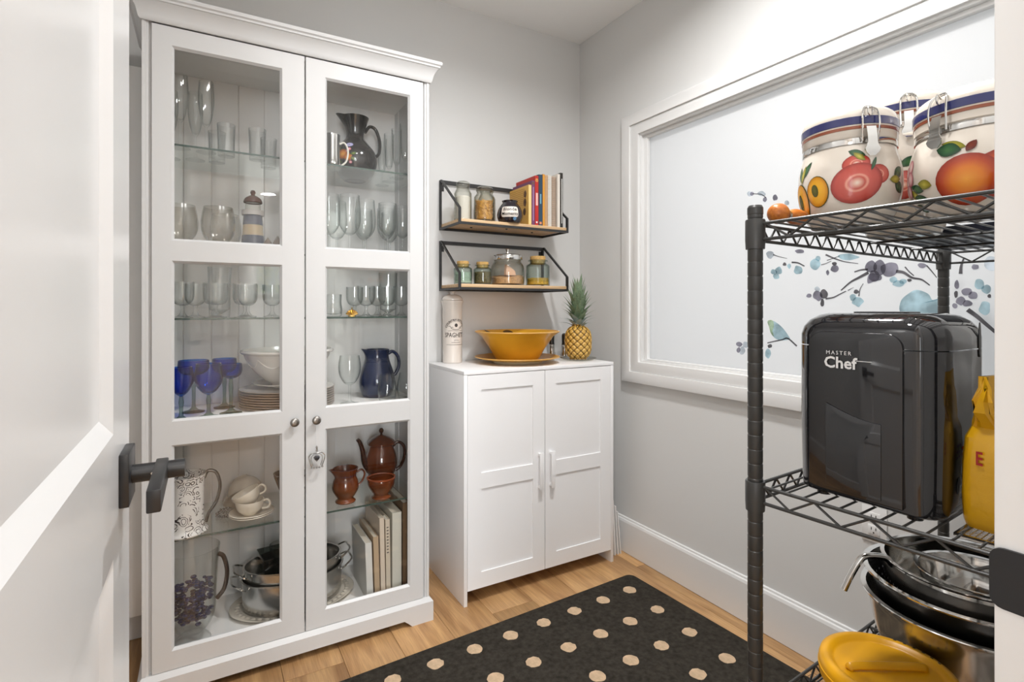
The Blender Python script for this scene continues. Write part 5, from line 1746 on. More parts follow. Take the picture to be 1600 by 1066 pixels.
m = MB()
strip(m, [(-0.036, 0.170), (-0.028, 0.172), (-0.022, 0.162), (-0.010, 0.157), (0.0, 0.156), (0.010, 0.157), (0.022, 0.162), (0.028, 0.172), (0.036, 0.170)], 0.0010, fc)
for s in (-1, 1):
    strip(m, [(s * 0.024, 0.164), (s * 0.018, 0.168), (s * 0.014, 0.164)], 0.0008, fc)
strip(m, [(-0.040, 0.1500), (-0.02, 0.1512), (0.0, 0.1500), (0.02, 0.1512), (0.040, 0.1500)], 0.0006, fc)
strip(m, [(-0.010, 0.106), (0.0, 0.1075), (0.014, 0.106)], 0.0006, fc)
strip(m, [(-0.022, 0.0965), (0.022, 0.0965)], 0.0006, fc)
strip(m, [(-0.046, 0.0860), (0.046, 0.0860)], 0.0006, fc)
m.build('ornament_lines', M_CINK, cn, smooth=False)

M_YEL = principled('yellow_glaze', lin('cf9a2c'), 0.28, coat=0.3, vary=(7, 0.10, 3))
M_YELRIM = principled('yellow_rim', lin('d9a85c'), 0.3, coat=0.3)
pl_ = thing('yellow_platter', 'round yellow serving platter under the yellow bowl', 'platter', (1.270, 2.150, ZT))
MB().lathe([(0, 0), (0.112, 0), (0.116, 0.003), (0.118, 0.012), (0.0, 0.012)], 56).build('foot', principled('platter_foot', lin('cfbf9d'), 0.4), pl_)
MB().lathe([(0, 0.0115), (0.118, 0.0115), (0.165, 0.018), (0.198, 0.027), (0.196, 0.030), (0.160, 0.0225), (0.115, 0.0165), (0, 0.0165)], 60).build('dish', M_YEL, pl_)
MB().lathe([(0.1965, 0.0265), (0.2000, 0.0275), (0.2000, 0.0302), (0.1965, 0.0310), (0.194, 0.0295)], 60, close=True).build('rim', M_YELRIM, pl_)
yb = thing('yellow_bowl', 'wide flared yellow serving bowl on the platter', 'bowl', (1.270, 2.150, ZT + 0.0170))
MB().lathe([(0, 0), (0.100, 0), (0.103, 0.004), (0.128, 0.048), (0.170, 0.108), (0.196, 0.126), (0.194, 0.130), (0.168, 0.113), (0.124, 0.052), (0.098, 0.008), (0, 0.008)], 60).build('bowl_body', M_YEL, yb, ang=0.9)
MB().lathe([(0.1945, 0.1255), (0.1990, 0.1275), (0.1990, 0.1310), (0.1950, 0.1325), (0.192, 0.1300)], 60, close=True).build('rim', M_YELRIM, yb)
m = MB()
fbw = lambda a, b: (0, 0, 0)
P_IN = [(0.098, 0.0085), (0.124, 0.0525), (0.168, 0.1135), (0.194, 0.1305)]
fi = on_lathe(P_IN, -0.0012, math.radians(95))
for a, z, rr_ in ((0.5, 0.108, 0.2), (0.28, 0.115, 2.6), (0.05, 0.105, 0.9), (-0.35, 0.118, 0.3), (0.75, 0.095, 1.6)):
    m.patch(leafo(a, z, 0.05, 0.010, rr_ * 0.3, 0.16), fi, 3)
m.build('painted_leaf', principled('olive_paint', lin('5a3f1c'), 0.3), yb, smooth=False)


def mill(label, loc):
    t = thing('pepper_mill', label, 'mill', loc, 0, 'mills beside the pineapple')
    MB().lathe([(0, 0), (0.021, 0), (0.022, 0.004), (0.020, 0.018), (0.016, 0.028), (0.015, 0.060), (0.017, 0.064), (0, 0.064)], 24).build('clear_base', M_STEEL2, t)
    MB().lathe([(0, 0.0645), (0.015, 0.0645), (0.0135, 0.075), (0.0145, 0.110), (0.013, 0.120), (0.008, 0.124), (0, 0.125)], 24).build('black_top', M_BLACKCER, t)
    return t


mill('black and chrome mill nearer the yellow bowl rim', (1.580, 2.318, ZT))
mill('black and chrome mill right behind the pineapple', (1.622, 2.262, ZT))

# pineapple on a glass plate
tag(MB().lathe([(0, 0), (0.060, 0), (0.078, 0.004), (0.090, 0.011), (0.0895, 0.0125), (0.076, 0.0070), (0.058, 0.0035), (0, 0.0035)], 40).build('glass_plate', M_CLEARJAR, None, (1.588, 2.10, ZT)), 'small clear glass plate under the pineapple', 'plate')
pa = thing('pineapple', 'ripe golden pineapple with tall grey-green crown on the low cabinet', 'pineapple', (1.588, 2.10, ZT + 0.0037))
rows_, seg = 56, 120
m = MB()
vs, fs, shd = [], [], []
HB = 0.172
for j in range(rows_ + 1):
    v = j / rows_
    z = HB * v
    base = 0.064 * (max(0.0, 1 - abs(2 * v - 0.96) ** 3.2)) ** 0.45 if 0 < v < 1 else 0.0
    base = max(base, 0.040 if v < 0.02 else (0.028 if v > 0.97 else 0.0))
    for i in range(seg):
        u = i / seg
        p_ = (u * 11 + v * 5.6)
        q_ = (u * 11 - v * 5.6)
        e = min(abs(p_ % 1 - 0.5), abs(q_ % 1 - 0.5)) * 2           # 0 at eye seams? -> shaped below
        d1, d2 = abs((p_ % 1) - 0.5) * 2, abs((q_ % 1) - 0.5) * 2
        bump = (1 - d1 ** 4) * (1 - d2 ** 4)
        r = base - 0.0045 + 0.0075 * bump
        a = 2 * PI * u
        vs.append((r * math.cos(a), r * math.sin(a), z))
        core = max(0, 1 - (d1 * d1 + d2 * d2) * 3)
        shd.append(max(0.02, min(1, 0.15 + 0.75 * bump - 0.35 * core - 0.25 * max(0, v - 0.55))))
for j in range(rows_):
    for i in range(seg):
        k = (i + 1) % seg
        fs.append((j * seg + i, j * seg + k, (j + 1) * seg + k, (j + 1) * seg + i))
b0 = len(vs)
vs += [(0, 0, 0), (0, 0, HB)]; shd += [0.4, 0.2]
fs += [(b0, (i + 1) % seg, i) for i in range(seg)] + [(b0 + 1, rows_ * seg + i, rows_ * seg + (i + 1) % seg) for i in range(seg)]
m.add(vs, fs, shd)
m.build('fruit', ramp_mat('pineapple_skin', [(0.0, lin('3a2c12')), (0.32, lin('5f4a1c')), (0.55, lin('bf9034')), (1.0, lin('e3c478'))], 0.45, 0.1), pa, ang=2.5)
M_LEAFP = principled('pineapple_leaf', lin('7b8f72'), 0.5, vary=(30, 0.3, 3))
M_LEAFP2 = principled('pineapple_leaf_bluish', lin('97a7a3'), 0.5, vary=(30, 0.25, 3))


def blade(bend, twist_n=7):
    mb = MB()
    vs, fs = [], []
    for i in range(twist_n + 1):
        t = i / twist_n
        w = 0.085 * (1 - t ** 1.6) * (0.75 + 0.5 * math.sin(PI * min(1, t * 1.6))) * 0.9
        ang = bend * t
        x = math.sin(ang) * t * 0.9
        z = t * math.cos(ang * 0.6)
        vs += [(x - 0.35 * w, -w, z), (x, 0, z), (x - 0.35 * w, w, z), (x - 0.06 * (1 - t) - 0.001, 0, z)]
    for i in range(twist_n):
        a, b = i * 4, i * 4 + 4
        fs += [(a, a + 1, b + 1, b), (a + 1, a + 2, b + 2, b + 1), (a + 2, a + 3, b + 3, b + 2), (a + 3, a, b, b + 3)]
    fs.append((0, 3, 2, 1))
    mb.add(vs, fs)
    return mb.mesh('leaf')


blades = [blade(b) for b in (0.06, 0.22, 0.45, 0.75)]
rnd = random.Random(5)
NL = 58
for k in range(NL):
    t = k / (NL - 1)                 # 0 outer/low -> 1 inner/top
    a = k * 2.39996
    out = (1 - t)
    bl = blades[min(3, int(out * 3.9))]
    L = 0.062 + 0.100 * t + rnd.uniform(-0.008, 0.012)
    o = put('leaf', bl, M_LEAFP if k % 3 else M_LEAFP2, pa, (0.024 * out * math.cos(a), 0.024 * out * math.sin(a), HB - 0.014 + 0.100 * t))
    o.rotation_euler = (0, 0.10 + 0.55 * out * rnd.uniform(0.75, 1.2), a)
    o.scale = (L, L * (1.9 + 0.7 * t), L)

# ================================================================== ON THE WIRE RACK: FRUIT CANISTERS
M_CANB = principled('canister_cream', lin('d9d0c4'), 0.16, coat=0.5)
M_STRIPE = principled('stripe_navy', lin('2b2f63'), 0.2, coat=0.4)
M_STRIPEB = principled('stripe_rust', lin('8a4a30'), 0.25, coat=0.4)
R_YELLOW = ramp_mat('paint_yellow_fruit', [(0.0, lin('b8760f')), (0.25, lin('e0a01c')), (0.8, lin('edb52e')), (1.0, lin('f0c24a'))])
R_RED = ramp_mat('paint_red_fruit', [(0.0, lin('8e2a22')), (0.18, lin('b6463a')), (0.52, lin('c4564a')), (0.60, lin('e09a86')), (0.70, lin('bb4a3e')), (0.85, lin('d9a08e')), (1.0, lin('e8d6c6'))])
R_PEACH = ramp_mat('paint_peach', [(0.0, lin('8c2a1a')), (0.25, lin('b8471c')), (0.55, lin('e07d1e')), (1.0, lin('efa032'))])
R_GRAPE = ramp_mat('paint_pink_grape', [(0.0, lin('b5626c')), (0.35, lin('dfa3a6')), (1.0, lin('f0dcd6'))])
R_LEAF = ramp_mat('paint_green_leaf', [(0.0, lin('1f3d27')), (0.5, lin('2f5a35')), (1.0, lin('3f6a3a'))])
R_OLIVE = ramp_mat('paint_olive_leaf', [(0.0, lin('6f6d1e')), (0.6, lin('a39c33')), (1.0, lin('c2b64a'))])
R_PIT = ramp_mat('paint_pit', [(0.0, lin('4a4a1a')), (1.0, lin('6a6a2c'))])
R_STEM = ramp_mat('paint_stem', [(0.0, lin('5a2016')), (1.0, lin('7c3624'))])


def fruit_canister(label, loc, kr, kz, face, latch_a):
    t = thing('fruit_canister', label, 'canister', loc, 0, 'fruit painted canisters')
    prof = smoothp([(0.058 * kr, 0.0), (0.063 * kr, 0.002), (0.0765 * kr, 0.028 * kz), (0.0835 * kr, 0.066 * kz), (0.0825 * kr, 0.100 * kz), (0.0765 * kr, 0.128 * kz), (0.0745 * kr, 0.136 * kz)], 5)
    MB().lathe([(0, 0)] + prof + [(0, 0.136 * kz)], 52).build('body', M_CANB, t)
    b = 0.1362 * kz
    MB().lathe([(0.0735 * kr, b), (0.0762 * kr, b), (0.0765 * kr, b + 0.002), (0.0765 * kr, b + 0.008), (0.0762 * kr, b + 0.010), (0.0735 * kr, b + 0.010)], 52, close=True).build('steel_band', M_STEEL2, t)
    l0 = b + 0.0102
    lp = [(0.0745, 0), (0.0765, 0.003), (0.0765, 0.020), (0.0775, 0.022), (0.0775, 0.038)]
    dome = [(0.0765, 0.043), (0.071, 0.053), (0.056, 0.063), (0.032, 0.070), (0.010, 0.0725)]
    LP = [(r * kr, l0 + z) for r, z in lp] + [(r * kr, l0 + z) for r, z in smoothp(dome, 4)]
    ld = MB().lathe([(0, l0)] + LP + [(0, l0 + 0.073)], 52).build('lid', M_CANB, t)
    MB().lathe([(0.0768 * kr, l0 + 0.0225), (0.0782 * kr, l0 + 0.0235), (0.0782 * kr, l0 + 0.0365), (0.0768 * kr, l0 + 0.0375)], 52, close=True).build('navy_stripe', M_STRIPE, ld)
    MB().lathe([(0.0762 * kr, l0 + 0.0150), (0.0772 * kr, l0 + 0.0155), (0.0772 * kr, l0 + 0.0205), (0.0762 * kr, l0 + 0.0210)], 52, close=True).build('rust_stripe', M_STRIPEB, ld)
    # bail latch: wire loop over the lid, flat lever with a spoon-shaped tab
    ca = face + latch_a
    er, et = Vector((math.cos(ca), math.sin(ca), 0)), Vector((-math.sin(ca), math.cos(ca), 0))
    R0 = 0.0775 * kr
    pt_ = lambda o, s, z: er * (R0 + o) + et * s + Vector((0, 0, z))
    wire = [pt_(0.004, -0.012, b + 0.002), pt_(0.007, -0.0135, l0 + 0.02), pt_(0.004, -0.012, l0 + 0.042), pt_(-0.004, -0.006, l0 + 0.052), pt_(-0.005, 0.0, l0 + 0.0535),
            pt_(-0.004, 0.006, l0 + 0.052), pt_(0.004, 0.012, l0 + 0.042), pt_(0.007, 0.0135, l0 + 0.02), pt_(0.004, 0.012, b + 0.002)]
    MB().tube(spline(wire, 4), 0.0016, 7).build('bail_wire', M_STEEL2, t)
    MB().tube(arc((0, 0, 0), 0.008, 0, 2 * PI, 14, 'XZ')[:-1], 0.0012, 6, closed=True).build('lid_ring', M_STEEL2, t).location = pt_(0.004, 0, l0 + 0.043)
    t.children[-1].rotation_euler = (0, 0, ca + PI / 2)
    # lever as a bent strip
    n = 9
    vs, fs = [], []
    for i in range(n + 1):
        u = i / n
        z = l0 + 0.016 - u * 0.052
        o = 0.008 + 0.004 * math.sin(u * PI) + 0.003 * u
        w = 0.0075 if u < 0.62 else 0.0075 + 0.006 * math.sin((u - 0.62) / 0.38 * PI) - 0.003 * (u - 0.62) / 0.38
        for s, dd in ((-1, 0), (1, 0), (1, -0.0015), (-1, -0.0015)):
            vs.append(pt_(o + dd + (0.0015 if u > 0.7 else 0) * abs(s), s * w, z))
    for i in range(n):
        a, c = i * 4, i * 4 + 4
        fs += [(a + k, a + (k + 1) % 4, c + (k + 1) % 4, c + k) for k in range(4)]
    fs += [(3, 2, 1, 0), (n * 4, n * 4 + 1, n * 4 + 2, n * 4 + 3)]
    MB().add(vs, fs).build('latch_lever', M_STEEL2, t)
    k0 = 0.083 * kr
    return t, (lambda lift: on_lathe(prof, lift, face)), k0


ZR = Z_TOP + 0.0003
fa = math.atan2(-0.548, -1.046)
ca_, fA, rA = fruit_canister('cream canister painted with yellow apricots and a red plum, nearest the rack post', (1.046, 0.548, ZR), 1.0, 1.0, fa, 0.40)


def paint(t, name, outlines, m, f, rings=4, shade=(1.0, 0.0)):
    for o in outlines:
        MB().patch(o, f, rings, shade=(0.999, 0.001)).build(name, m, t, smooth=True)


f1, f2, f3, f4 = fA(0.0005), fA(0.0009), fA(0.0013), fA(0.0017)
paint(ca_, 'painted_leaf', [leafo(-0.95, 0.103, 0.040, 0.007, 0.9, rA), leafo(-1.15, 0.100, 0.034, 0.006, 1.9, rA), leafo(0.16, 0.118, 0.030, 0.007, -0.4, rA), leafo(1.05, 0.085, 0.030, 0.009, 0.8, rA), leafo(1.1, 0.060, 0.030, 0.009, -0.6, rA)], R_LEAF, f1)
paint(ca_, 'painted_olive_leaf', [leafo(-1.03, 0.098, 0.036, 0.005, 1.3, rA), leafo(0.20, 0.112, 0.024, 0.005, -0.7, rA), leafo(0.95, 0.072, 0.026, 0.007, 0.1, rA)], R_OLIVE, f2)
paint(ca_, 'painted_apricot_outline', [ell(-0.62, 0.060, 0.0215, 0.0285, 22, 0.1, rA), ell(-1.12, 0.048, 0.0220, 0.0345, 22, 0.1, rA)], R_PIT, f2)
paint(ca_, 'painted_apricot', [ell(-0.62, 0.060, 0.0200, 0.0270, 22, 0.1, rA)], R_YELLOW, f3, 5)
paint(ca_, 'painted_apricot', [ell(-1.12, 0.048, 0.0205, 0.0330, 22, 0.1, rA)], R_YELLOW, f4, 5)
f5 = fA(0.0021)
paint(ca_, 'painted_pit', [ell(-0.66, 0.062, 0.0065, 0.0115, 14, 0.15, rA)], R_PIT, f4)
paint(ca_, 'painted_pit', [ell(-1.14, 0.047, 0.0070, 0.0160, 14, 0.1, rA)], R_PIT, f5)
paint(ca_, 'painted_plum', [ell(0.14, 0.100, 0.022, 0.016, 20, 0.2, rA), ell(0.56, 0.080, 0.018, 0.017, 20, 0.2, rA)], R_RED, f1, 6)
paint(ca_, 'painted_plum', [ell(0.15, 0.066, 0.0405, 0.0340, 30, 0.35, rA)], R_RED, f2, 10)
paint(ca_, 'painted_stem', [leafo(0.46, 0.098, 0.026, 0.003, 1.2, rA)], R_LEAF, f3)

fb_ang = math.atan2(-0.372, -1.110)
cb_, fB, rB = fruit_canister('wide cream canister painted with an orange peach, cut by the door frame', (1.110, 0.372, ZR), 1.17, 0.95, fb_ang, -0.58)
f1, f2, f3, f4 = fB(0.0005), fB(0.0009), fB(0.0013), fB(0.0017)
paint(cb_, 'painted_peach', [ell(0.28, 0.052, 0.040, 0.036, 26, 0, rB)], R_PEACH, f1, 8)
paint(cb_, 'painted_peach', [ell(-0.18, 0.048, 0.042, 0.039, 26, 0, rB)], R_PEACH, f2, 8)
paint(cb_, 'painted_leaf', [leafo(-0.42, 0.098, 0.036, 0.011, -0.25, rB), leafo(-1.00, 0.048, 0.030, 0.007, -0.45, rB), leafo(-0.95, 0.030, 0.036, 0.007, -0.35, rB), leafo(-1.05, 0.016, 0.026, 0.006, -0.6, rB)], R_LEAF, f3)
paint(cb_, 'painted_olive_leaf', [leafo(-0.36, 0.104, 0.036, 0.007, -0.35, rB), leafo(-0.82, 0.052, 0.028, 0.008, -0.3, rB), leafo(-1.1, 0.038, 0.030, 0.007, -0.8, rB)], R_OLIVE, f2)
paint(cb_, 'painted_stem', [leafo(-0.12, 0.098, 0.020, 0.006, 0.9, rB)], R_STEM, f4)
for i_, (a, z, rr2) in enumerate(((-1.18, 0.088, 0.011), (-1.32, 0.080, 0.011), (-1.30, 0.062, 0.011), (-1.16, 0.068, 0.011), (-1.38, 0.046, 0.009), (-1.24, 0.048, 0.010))):
    paint(cb_, 'painted_grape', [ell(a, z, rr2 * 0.85, rr2 * 1.15, 14, 0, rB)], R_GRAPE, fB(0.0006 + 0.0003 * i_))
cc_, fC, rC = fruit_canister('tall cream canister standing behind the other two on the top rack shelf', (1.262, 0.552, ZR), 1.02, 1.52, math.atan2(-0.552, -1.262), 0.10)
f1 = fC(0.0006)
paint(cc_, 'painted_plum', [ell(0.0, 0.09, 0.03, 0.028, 22, 0, rC)], R_RED, f1, 8)
paint(cc_, 'painted_leaf', [leafo(0.1, 0.135, 0.035, 0.009, 0.5, rC)], R_LEAF, f1)

# wooden spoon-like tool at the post
wd = thing('wooden_pestle', 'turned orange wooden pestle lying beside the rack corner post', 'utensil', (0.893, 0.5885, ZR + 0.0186), math.radians(6))
M_ORWOOD = wood('orange_wood', lin('a85a20'), lin('d07f36'), (30, 120, 120), 0.35)
MB().lathe(smoothp([(0.0, -0.0195), (0.012, -0.0155), (0.0185, -0.002), (0.0165, 0.010), (0.0085, 0.022), (0.0075, 0.032), (0.012, 0.044), (0.0150, 0.060), (0.0145, 0.078), (0.012, 0.084)], 4) + [(0, 0.084)], 28, axis='X').build('pestle_body', M_ORWOOD, wd)
MB().lathe([(0.0094, 0.026), (0.0098, 0.027), (0.0094, 0.034), (0.0084, 0.034)], 20, axis='X', close=True).build('ferrule', M_STEEL2, wd)

# dark baking tray at the far end of the top shelf
lx_, ly_ = rack_pt(0.66, -0.165)
bt = thing('baking_tray', 'dark navy baking tray lying on the far end of the top rack shelf', 'tray', (lx_, ly_, ZR), RA)
M_TRAY = principled('navy_enamel', lin('141b2c'), 0.3, coat=0.3)
MB().box(-0.19, 0.19, -0.135, 0.135, 0, 0.003).build('tray_base', M_TRAY, bt, smooth=False)
MB().ring((-0.195, 0.195, -0.14, 0.14), (-0.19, 0.19, -0.135, 0.135), 0.0, 0.016, lambda a, b, d: (a, b, d)).build('tray_rim', M_TRAY, bt, smooth=False)

# ================================================================== BLACK APPLIANCE
ZM = Z_MID + 0.0003
M_GLOSS = principled('gloss_black', (0.010, 0.010, 0.012), 0.06, spec=0.6, coat=0.6)
M_GLOSSB = principled('satin_black', (0.014, 0.014, 0.016), 0.22, spec=0.5)


def rrect(w, d, r, n=6):
    out = []
    for sx, sy, a0 in ((1, 1, 0), (-1, 1, PI / 2), (-1, -1, PI), (1, -1, 3 * PI / 2)):
        for k in range(n + 1):
            a = a0 + k * PI / 2 / n
            out.append((sx * (w - r) + r * math.cos(a), sy * (d - r) + r * math.sin(a)))
    return out


def loft(secs, cap0=True, cap1=True):
    """secs [(outline, z)] with equal counts"""
    m = MB()
    n = len(secs[0][0])
    vs = [(a, b, z) for o, z in secs for a, b in o]
    fs = []
    for i in range(len(secs) - 1):
        fs += [(i * n + k, i * n + (k + 1) % n, (i + 1) * n + (k + 1) % n, (i + 1) * n + k) for k in range(n)]
    if cap0:
        fs.append(tuple(range(n - 1, -1, -1)))
    if cap1:
        fs.append(tuple((len(secs) - 1) * n + k for k in range(n)))
    return m.add(vs, fs)


W2, D2 = 0.092, 0.106
AX, AY = 0.966, 0.447
ap = thing('kitchen_appliance', 'glossy black rounded countertop appliance lettered Master Chef on the middle shelf', 'appliance', (AX, AY, ZM), math.radians(2))
loft([(rrect(W2 - 0.012, D2 - 0.012, 0.028), 0.006), (rrect(W2 - 0.004, D2 - 0.004, 0.036), 0.010), (rrect(W2 - 0.002, D2 - 0.002, 0.040), 0.03), (rrect(W2, D2, 0.042), 0.12), (rrect(W2, D2, 0.042), 0.2475)]).build('housing', M_GLOSS, ap, ang=0.8)
lidsecs = [(rrect(W2, D2, 0.042), 0.2490), (rrect(W2, D2, 0.042), 0.266), (rrect(W2 - 0.003, D2 - 0.003, 0.042), 0.279), (rrect(W2 - 0.010, D2 - 0.010, 0.040), 0.290), (rrect(W2 - 0.022, D2 - 0.022, 0.034), 0.298), (rrect(W2 - 0.036, D2 - 0.036, 0.026), 0.3015)]
ld = loft(lidsecs).build('lid', M_GLOSS, ap, ang=0.8)
loft([(rrect(0.030, 0.040, 0.012), 0.3015), (rrect(0.030, 0.040, 0.012), 0.3035), (rrect(0.026, 0.036, 0.012), 0.304)]).build('viewing_window', M_GLOSSB, ld)
# raised front panel towards the doorway (-x), with the curved lower inset
m = MB()
pan = []
for sy, sz, a0 in ((1, 1, 0), (-1, 1, PI / 2)):
    for k in range(6):
        a = a0 + k * PI / 10
        pan.append((0.006 + sy * (0.062 - 0.022) + 0.022 * math.cos(a), 0.272 - 0.022 + 0.022 * math.sin(a)))
pan += [(0.006 - 0.062, 0.016), (0.006 + 0.062, 0.016)]
pan = [(a * 1.1, b) for a, b in pan]
m.prism(pan, -W2 - 0.0045, -W2 + 0.004, lambda a, b, d: (d, a, b))
m.build('front_panel', M_GLOSS, ap, bev=0.0025)
ins = [(0.046, 0.022), (0.046, 0.158)] + [(0.046 - 0.080 * k / 8, 0.158 - 0.022 * math.sin(PI / 2 * k / 8)) for k in range(1, 9)] + [(-0.034, 0.022)]
MB().prism(ins, -W2 - 0.0060, -W2 - 0.0040, lambda a, b, d: (d, a, b)).build('lower_panel', M_GLOSS, ap, bev=0.0008)
M_LET = principled('silver_print', (0.75, 0.75, 0.75), 0.3)
fx_ = lambda yo, zo: (lambda a, b: (-W2 - 0.0062, yo - a, zo + b))
lettering('lettering', 'Chef', 0.025, M_LET, ap, fx_(0.024, 0.2225), bold=0.0006)
lettering('lettering', 'MASTER', 0.0085, M_LET, ap, fx_(0.026, 0.2385), spacing=1.35)
MB().box(-W2 - 0.0062, -W2 - 0.0045, -0.022, 0.000, 0.2275, 0.2283).build('lettering_rule', M_LET, ap, smooth=False)
for sx in (-1, 1):
    for sy in (-1, 1):
        MB().lathe([(0, 0), (0.010, 0), (0.011, 0.006), (0, 0.007)], 14, (sx * 0.065, sy * 0.065, 0)).build('foot', M_GLOSSB, ap)
MB().lathe([(0, 0), (0.012, 0.0), (0.012, 0.0012), (0, 0.0012)], 18, (0.045, -D2 - 0.0011, 0.262), sx=2.2, sy=0.35, axis='Y').build('vent_slot', M_GLOSSB, ap)

# ================================================================== YELLOW BAG
yg = thing('yellow_bag', 'crumpled yellow food bag with red print standing beside the black appliance', 'bag', (0.962, 0.300, ZM + 0.0042), math.radians(-8))
secs = []
rnd = random.Random(4)
levels = [(0.0, 0.040, 0.028), (0.010, 0.043, 0.031), (0.045, 0.043, 0.032), (0.09, 0.044, 0.031), (0.125, 0.042, 0.029), (0.140, 0.034, 0.020), (0.148, 0.037, 0.017), (0.162, 0.046, 0.014), (0.178, 0.049, 0.010), (0.196, 0.045, 0.006), (0.212, 0.042, 0.003)]
for z, w, d in levels:
    o = rrect(w, d, min(d, w) * 0.55, 5)
    k = 0.0008 if z < 0.13 else 0.0030
    o = [(a + rnd.uniform(-k, k), b + rnd.uniform(-k, k)) for a, b in o]
    secs.append((o, z if z < 0.2 else z))
loft(secs).build('bag_body', principled('yellow_foil', lin('d9a312'), 0.28, coat=0.4, bump=(60, 0.5)), yg, ang=0.5)
M_REDP = principled('red_print', lin('a3201c'), 0.35)
lettering('lettering', 'AGE', 0.030, M_REDP, yg, lambda a, b: (-a * 0.9 - 0.002, 0.0335, 0.095 + b), bold=0.0006)
lettering('lettering', 'E', 0.026, M_REDP, yg, lambda a, b: (-0.0455, -a * 0.7 + 0.004, 0.098 + b), bold=0.0006)
MB().lathe([(0, 0), (0.013, 0), (0.013, 0.0008), (0, 0.0008)], 20, (-0.002, 0.0325, 0.042), axis='Y').build('badge', principled('badge_brown', lin('2d1c14'), 0.3), yg)
MB().prism([(-0.034, 0.158), (-0.008, 0.176), (-0.008, 0.184), (-0.034, 0.166)], -0.0155, -0.0135, lambda a, b, d: (a, d - 0.002, b)).build('red_flash', M_REDP, yg, smooth=False)

# ================================================================== BOTTOM OF THE RACK: BOWLS AND PAIL
ZB = Z_LOW + 0.0003
BX, BY = 1.222, 0.430


def bowl_of(name, label, loc, prof, m, cat, rim=0.004, th=0.002):
    t = thing(name, label, cat, loc, 0, 'nested steel bowls')
    p = smoothp(prof, 5)
    R_, zt = p[-1]
    MB().lathe([(0, 0)] + p + [(max(r - th, 0.001), z) for r, z in reversed(p) if z > 0.004] + [(0, 0.003)], 60).build('bowl_body', m, t, ang=0.9)
    MB().lathe([(R_ - 0.003, zt - 0.001), (R_ + rim, zt - 0.002), (R_ + rim + 0.001, zt + 0.0005), (R_ + rim, zt + 0.002), (R_ - 0.003, zt + 0.001)], 60, close=True).build('rolled_rim', M_STEEL2, t)
    return t


bowl_of('steel_bowl', 'large brushed steel mixing bowl at the bottom of the stack', (BX, BY, ZB), [(0.080, 0), (0.092, 0.004), (0.124, 0.040), (0.142, 0.085), (0.150, 0.125), (0.154, 0.148), (0.160, 0.162)], M_STEEL, 'bowl', 0.006)
cl = bowl_of('steel_colander', 'perforated steel colander nested inside the large mixing bowl', (BX, BY, ZB + 0.030), [(0.060, 0), (0.075, 0.006), (0.112, 0.040), (0.134, 0.090), (0.146, 0.145), (0.157, 0.172)], principled('dark_steel', (0.20, 0.195, 0.19), 0.22, metal=1.0), 'colander', 0.006)
m = MB()
PC = smoothp([(0.060, 0), (0.075, 0.006), (0.112, 0.040), (0.134, 0.090), (0.146, 0.145), (0.157, 0.172)], 5)
fcol = on_lathe(PC, -0.0026, 0)
for j, z in enumerate((0.100, 0.113, 0.126, 0.139)):
    for k in range(54):
        a = 2 * PI * (k + 0.5 * (j % 2)) / 54
        m.patch(ell(a, z, 0.0022, 0.0022, 7, 0, 0.14), fcol, 1)
m.build('perforations', principled('hole_light', (0.55, 0.55, 0.56), 0.4), cl, smooth=False)
pt2 = bowl_of('steel_pot', 'shallow steel pot with a bent tube handle on top of the stack', (BX + 0.006, BY, ZB + 0.127), [(0.105, 0), (0.118, 0.004), (0.126, 0.020), (0.130, 0.060), (0.132, 0.100)], M_STEEL2, 'pot', 0.003)
hdir = math.atan2(0.62, -0.78)
hx, hy = math.cos(hdir), math.sin(hdir)
MB().tube(spline([(0.129 * hx, 0.129 * hy, 0.092), (0.138 * hx, 0.138 * hy, 0.104), (0.152 * hx, 0.152 * hy, 0.108), (0.176 * hx, 0.176 * hy, 0.107), (0.188 * hx, 0.188 * hy, 0.096), (0.204 * hx, 0.204 * hy, 0.066), (0.215 * hx, 0.215 * hy, 0.040)], 6), 0.0062, 12).build('handle', M_STEEL2, pt2)
bowl_of('small_bowl', 'small bright steel bowl sitting inside the steel pot', (BX + 0.016, BY - 0.006, ZB + 0.1315), [(0.045, 0), (0.055, 0.004), (0.075, 0.035), (0.084, 0.070), (0.088, 0.082)], M_STEEL2, 'bowl', 0.003)
# fine wire mesh tray lying on the middle shelf under the bag
st_ = thing('mesh_tray', 'fine wire mesh tray on the middle shelf under the yellow bag', 'tray', (1.02, 0.3115, ZM), RA)
MB().ring((-0.135, 0.135, -0.027, 0.0245), (-0.132, 0.132, -0.024, 0.0215), 0.0, 0.004, lambda a, b, d: (a, b, d)).build('tray_rim', M_STEEL2, st_, smooth=False)
m = MB()
for k in range(45):
    x = -0.132 + k * 0.006
    m.tube([(x, -0.024, 0.002), (x, 0.0215, 0.002)], 0.0007, 4, cap=False)
for k in range(8):
    y = -0.021 + k * 0.006
    m.tube([(-0.132, y, 0.0028), (0.132, y, 0.0028)], 0.0007, 4, cap=False)
m.build('wire_mesh', M_STEEL, st_)['kind'] = 'stuff'

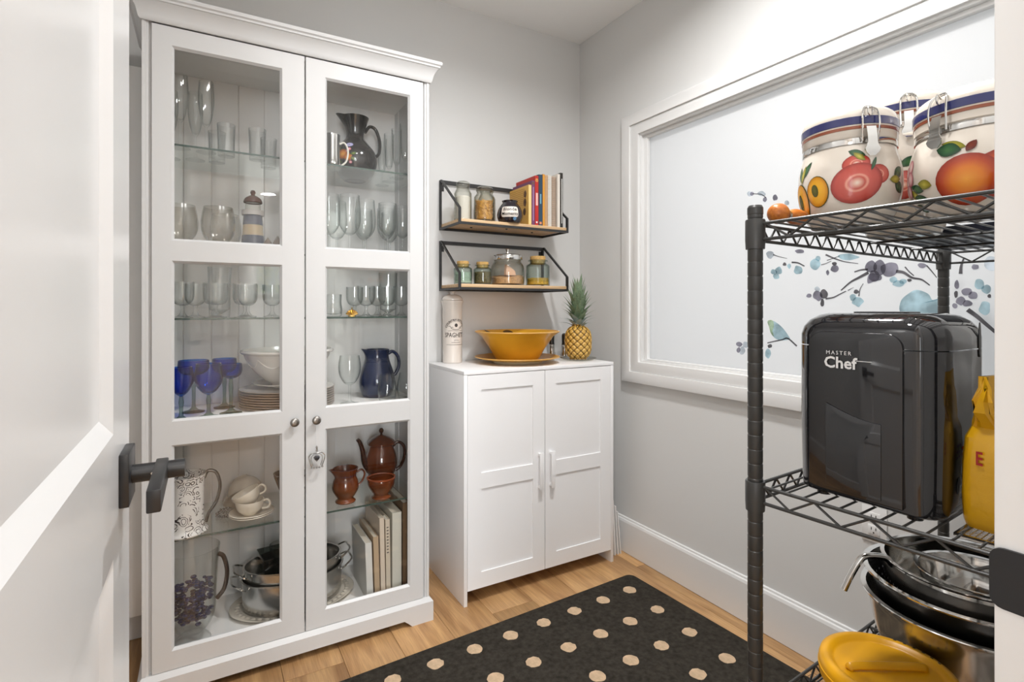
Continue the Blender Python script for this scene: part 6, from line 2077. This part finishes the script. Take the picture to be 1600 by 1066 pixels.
M_PAIL = principled('yellow_plastic', lin('d69a08'), 0.35, spec=0.4)
pa_ = thing('yellow_pail', 'yellow plastic pail with a lid and handle, bottom right of the rack', 'pail', (0.972, 0.448, ZB))
MB().lathe([(0, 0), (0.080, 0), (0.083, 0.003), (0.091, 0.085), (0.091, 0.095), (0, 0.095)], 48).build('pail_body', M_PAIL, pa_)
ld = MB().lathe([(0.0925, 0.086), (0.098, 0.086), (0.0985, 0.090), (0.0985, 0.108), (0.096, 0.116), (0.090, 0.1185), (0.082, 0.1175), (0.078, 0.112), (0.074, 0.1105), (0, 0.1105), (0, 0.0955), (0.0925, 0.0955)], 60).build('lid', M_PAIL, pa_, ang=0.9)
MB().lathe([(0.0984, 0.097), (0.0996, 0.098), (0.0996, 0.101), (0.0984, 0.102)], 60, close=True).build('lid_rib', M_PAIL, ld)
e1 = math.radians(-32)
hp = [(-0.062, 0, 0.1115), (-0.058, 0, 0.116), (-0.03, 0, 0.1175), (0.03, 0, 0.1175), (0.058, 0, 0.116), (0.062, 0, 0.1115)]
hb = MB().tube([(x * math.cos(e1), x * math.sin(e1), z) for x, y, z in spline(hp, 4)], 0.0065, 10, flat=0.55).build('handle', M_PAIL, ld)
m = MB()
for k in range(6):
    a = math.radians(18 - k * 9)
    m.box(-0.0022, 0.0022, -0.0011, 0.0011, 0, 0.0006)
    n8 = 8
    for i in range(n8):
        x, y, z = m.v[-n8 + i]
        rr_ = 0.0895 + y
        m.v[-n8 + i] = (rr_ * math.cos(a + x / 0.09), rr_ * math.sin(a + x / 0.09), 0.1184 + z)
m.build('printed_marks', M_INK, ld, smooth=False)

# ================================================================== WALL OUTLET
ou = thing('wall_outlet', 'white double wall outlet low on the right wall behind the rack', 'outlet', (XR - 0.0005, 0.868, 0.535))
MB().box(-0.005, 0, -0.036, 0.036, -0.058, 0.058, 0.002).build('cover_plate', M_TRIM, ou)
for s in (-1, 1):
    MB().box(-0.0075, -0.0045, -0.017, 0.017, s * 0.0195 - 0.0145, s * 0.0195 + 0.0145, 0.0015).build('receptacle', M_TRIM, ou)
    m = MB()
    for yy in (-0.0065, 0.0065):
        m.box(-0.0081, -0.0070, yy - 0.0011, yy + 0.0011, s * 0.0195, s * 0.0195 + 0.008)
    m.box(-0.0081, -0.0070, -0.002, 0.002, s * 0.0195 - 0.010, s * 0.0195 - 0.006)
    m.build('slots', M_INK, ou, smooth=False)
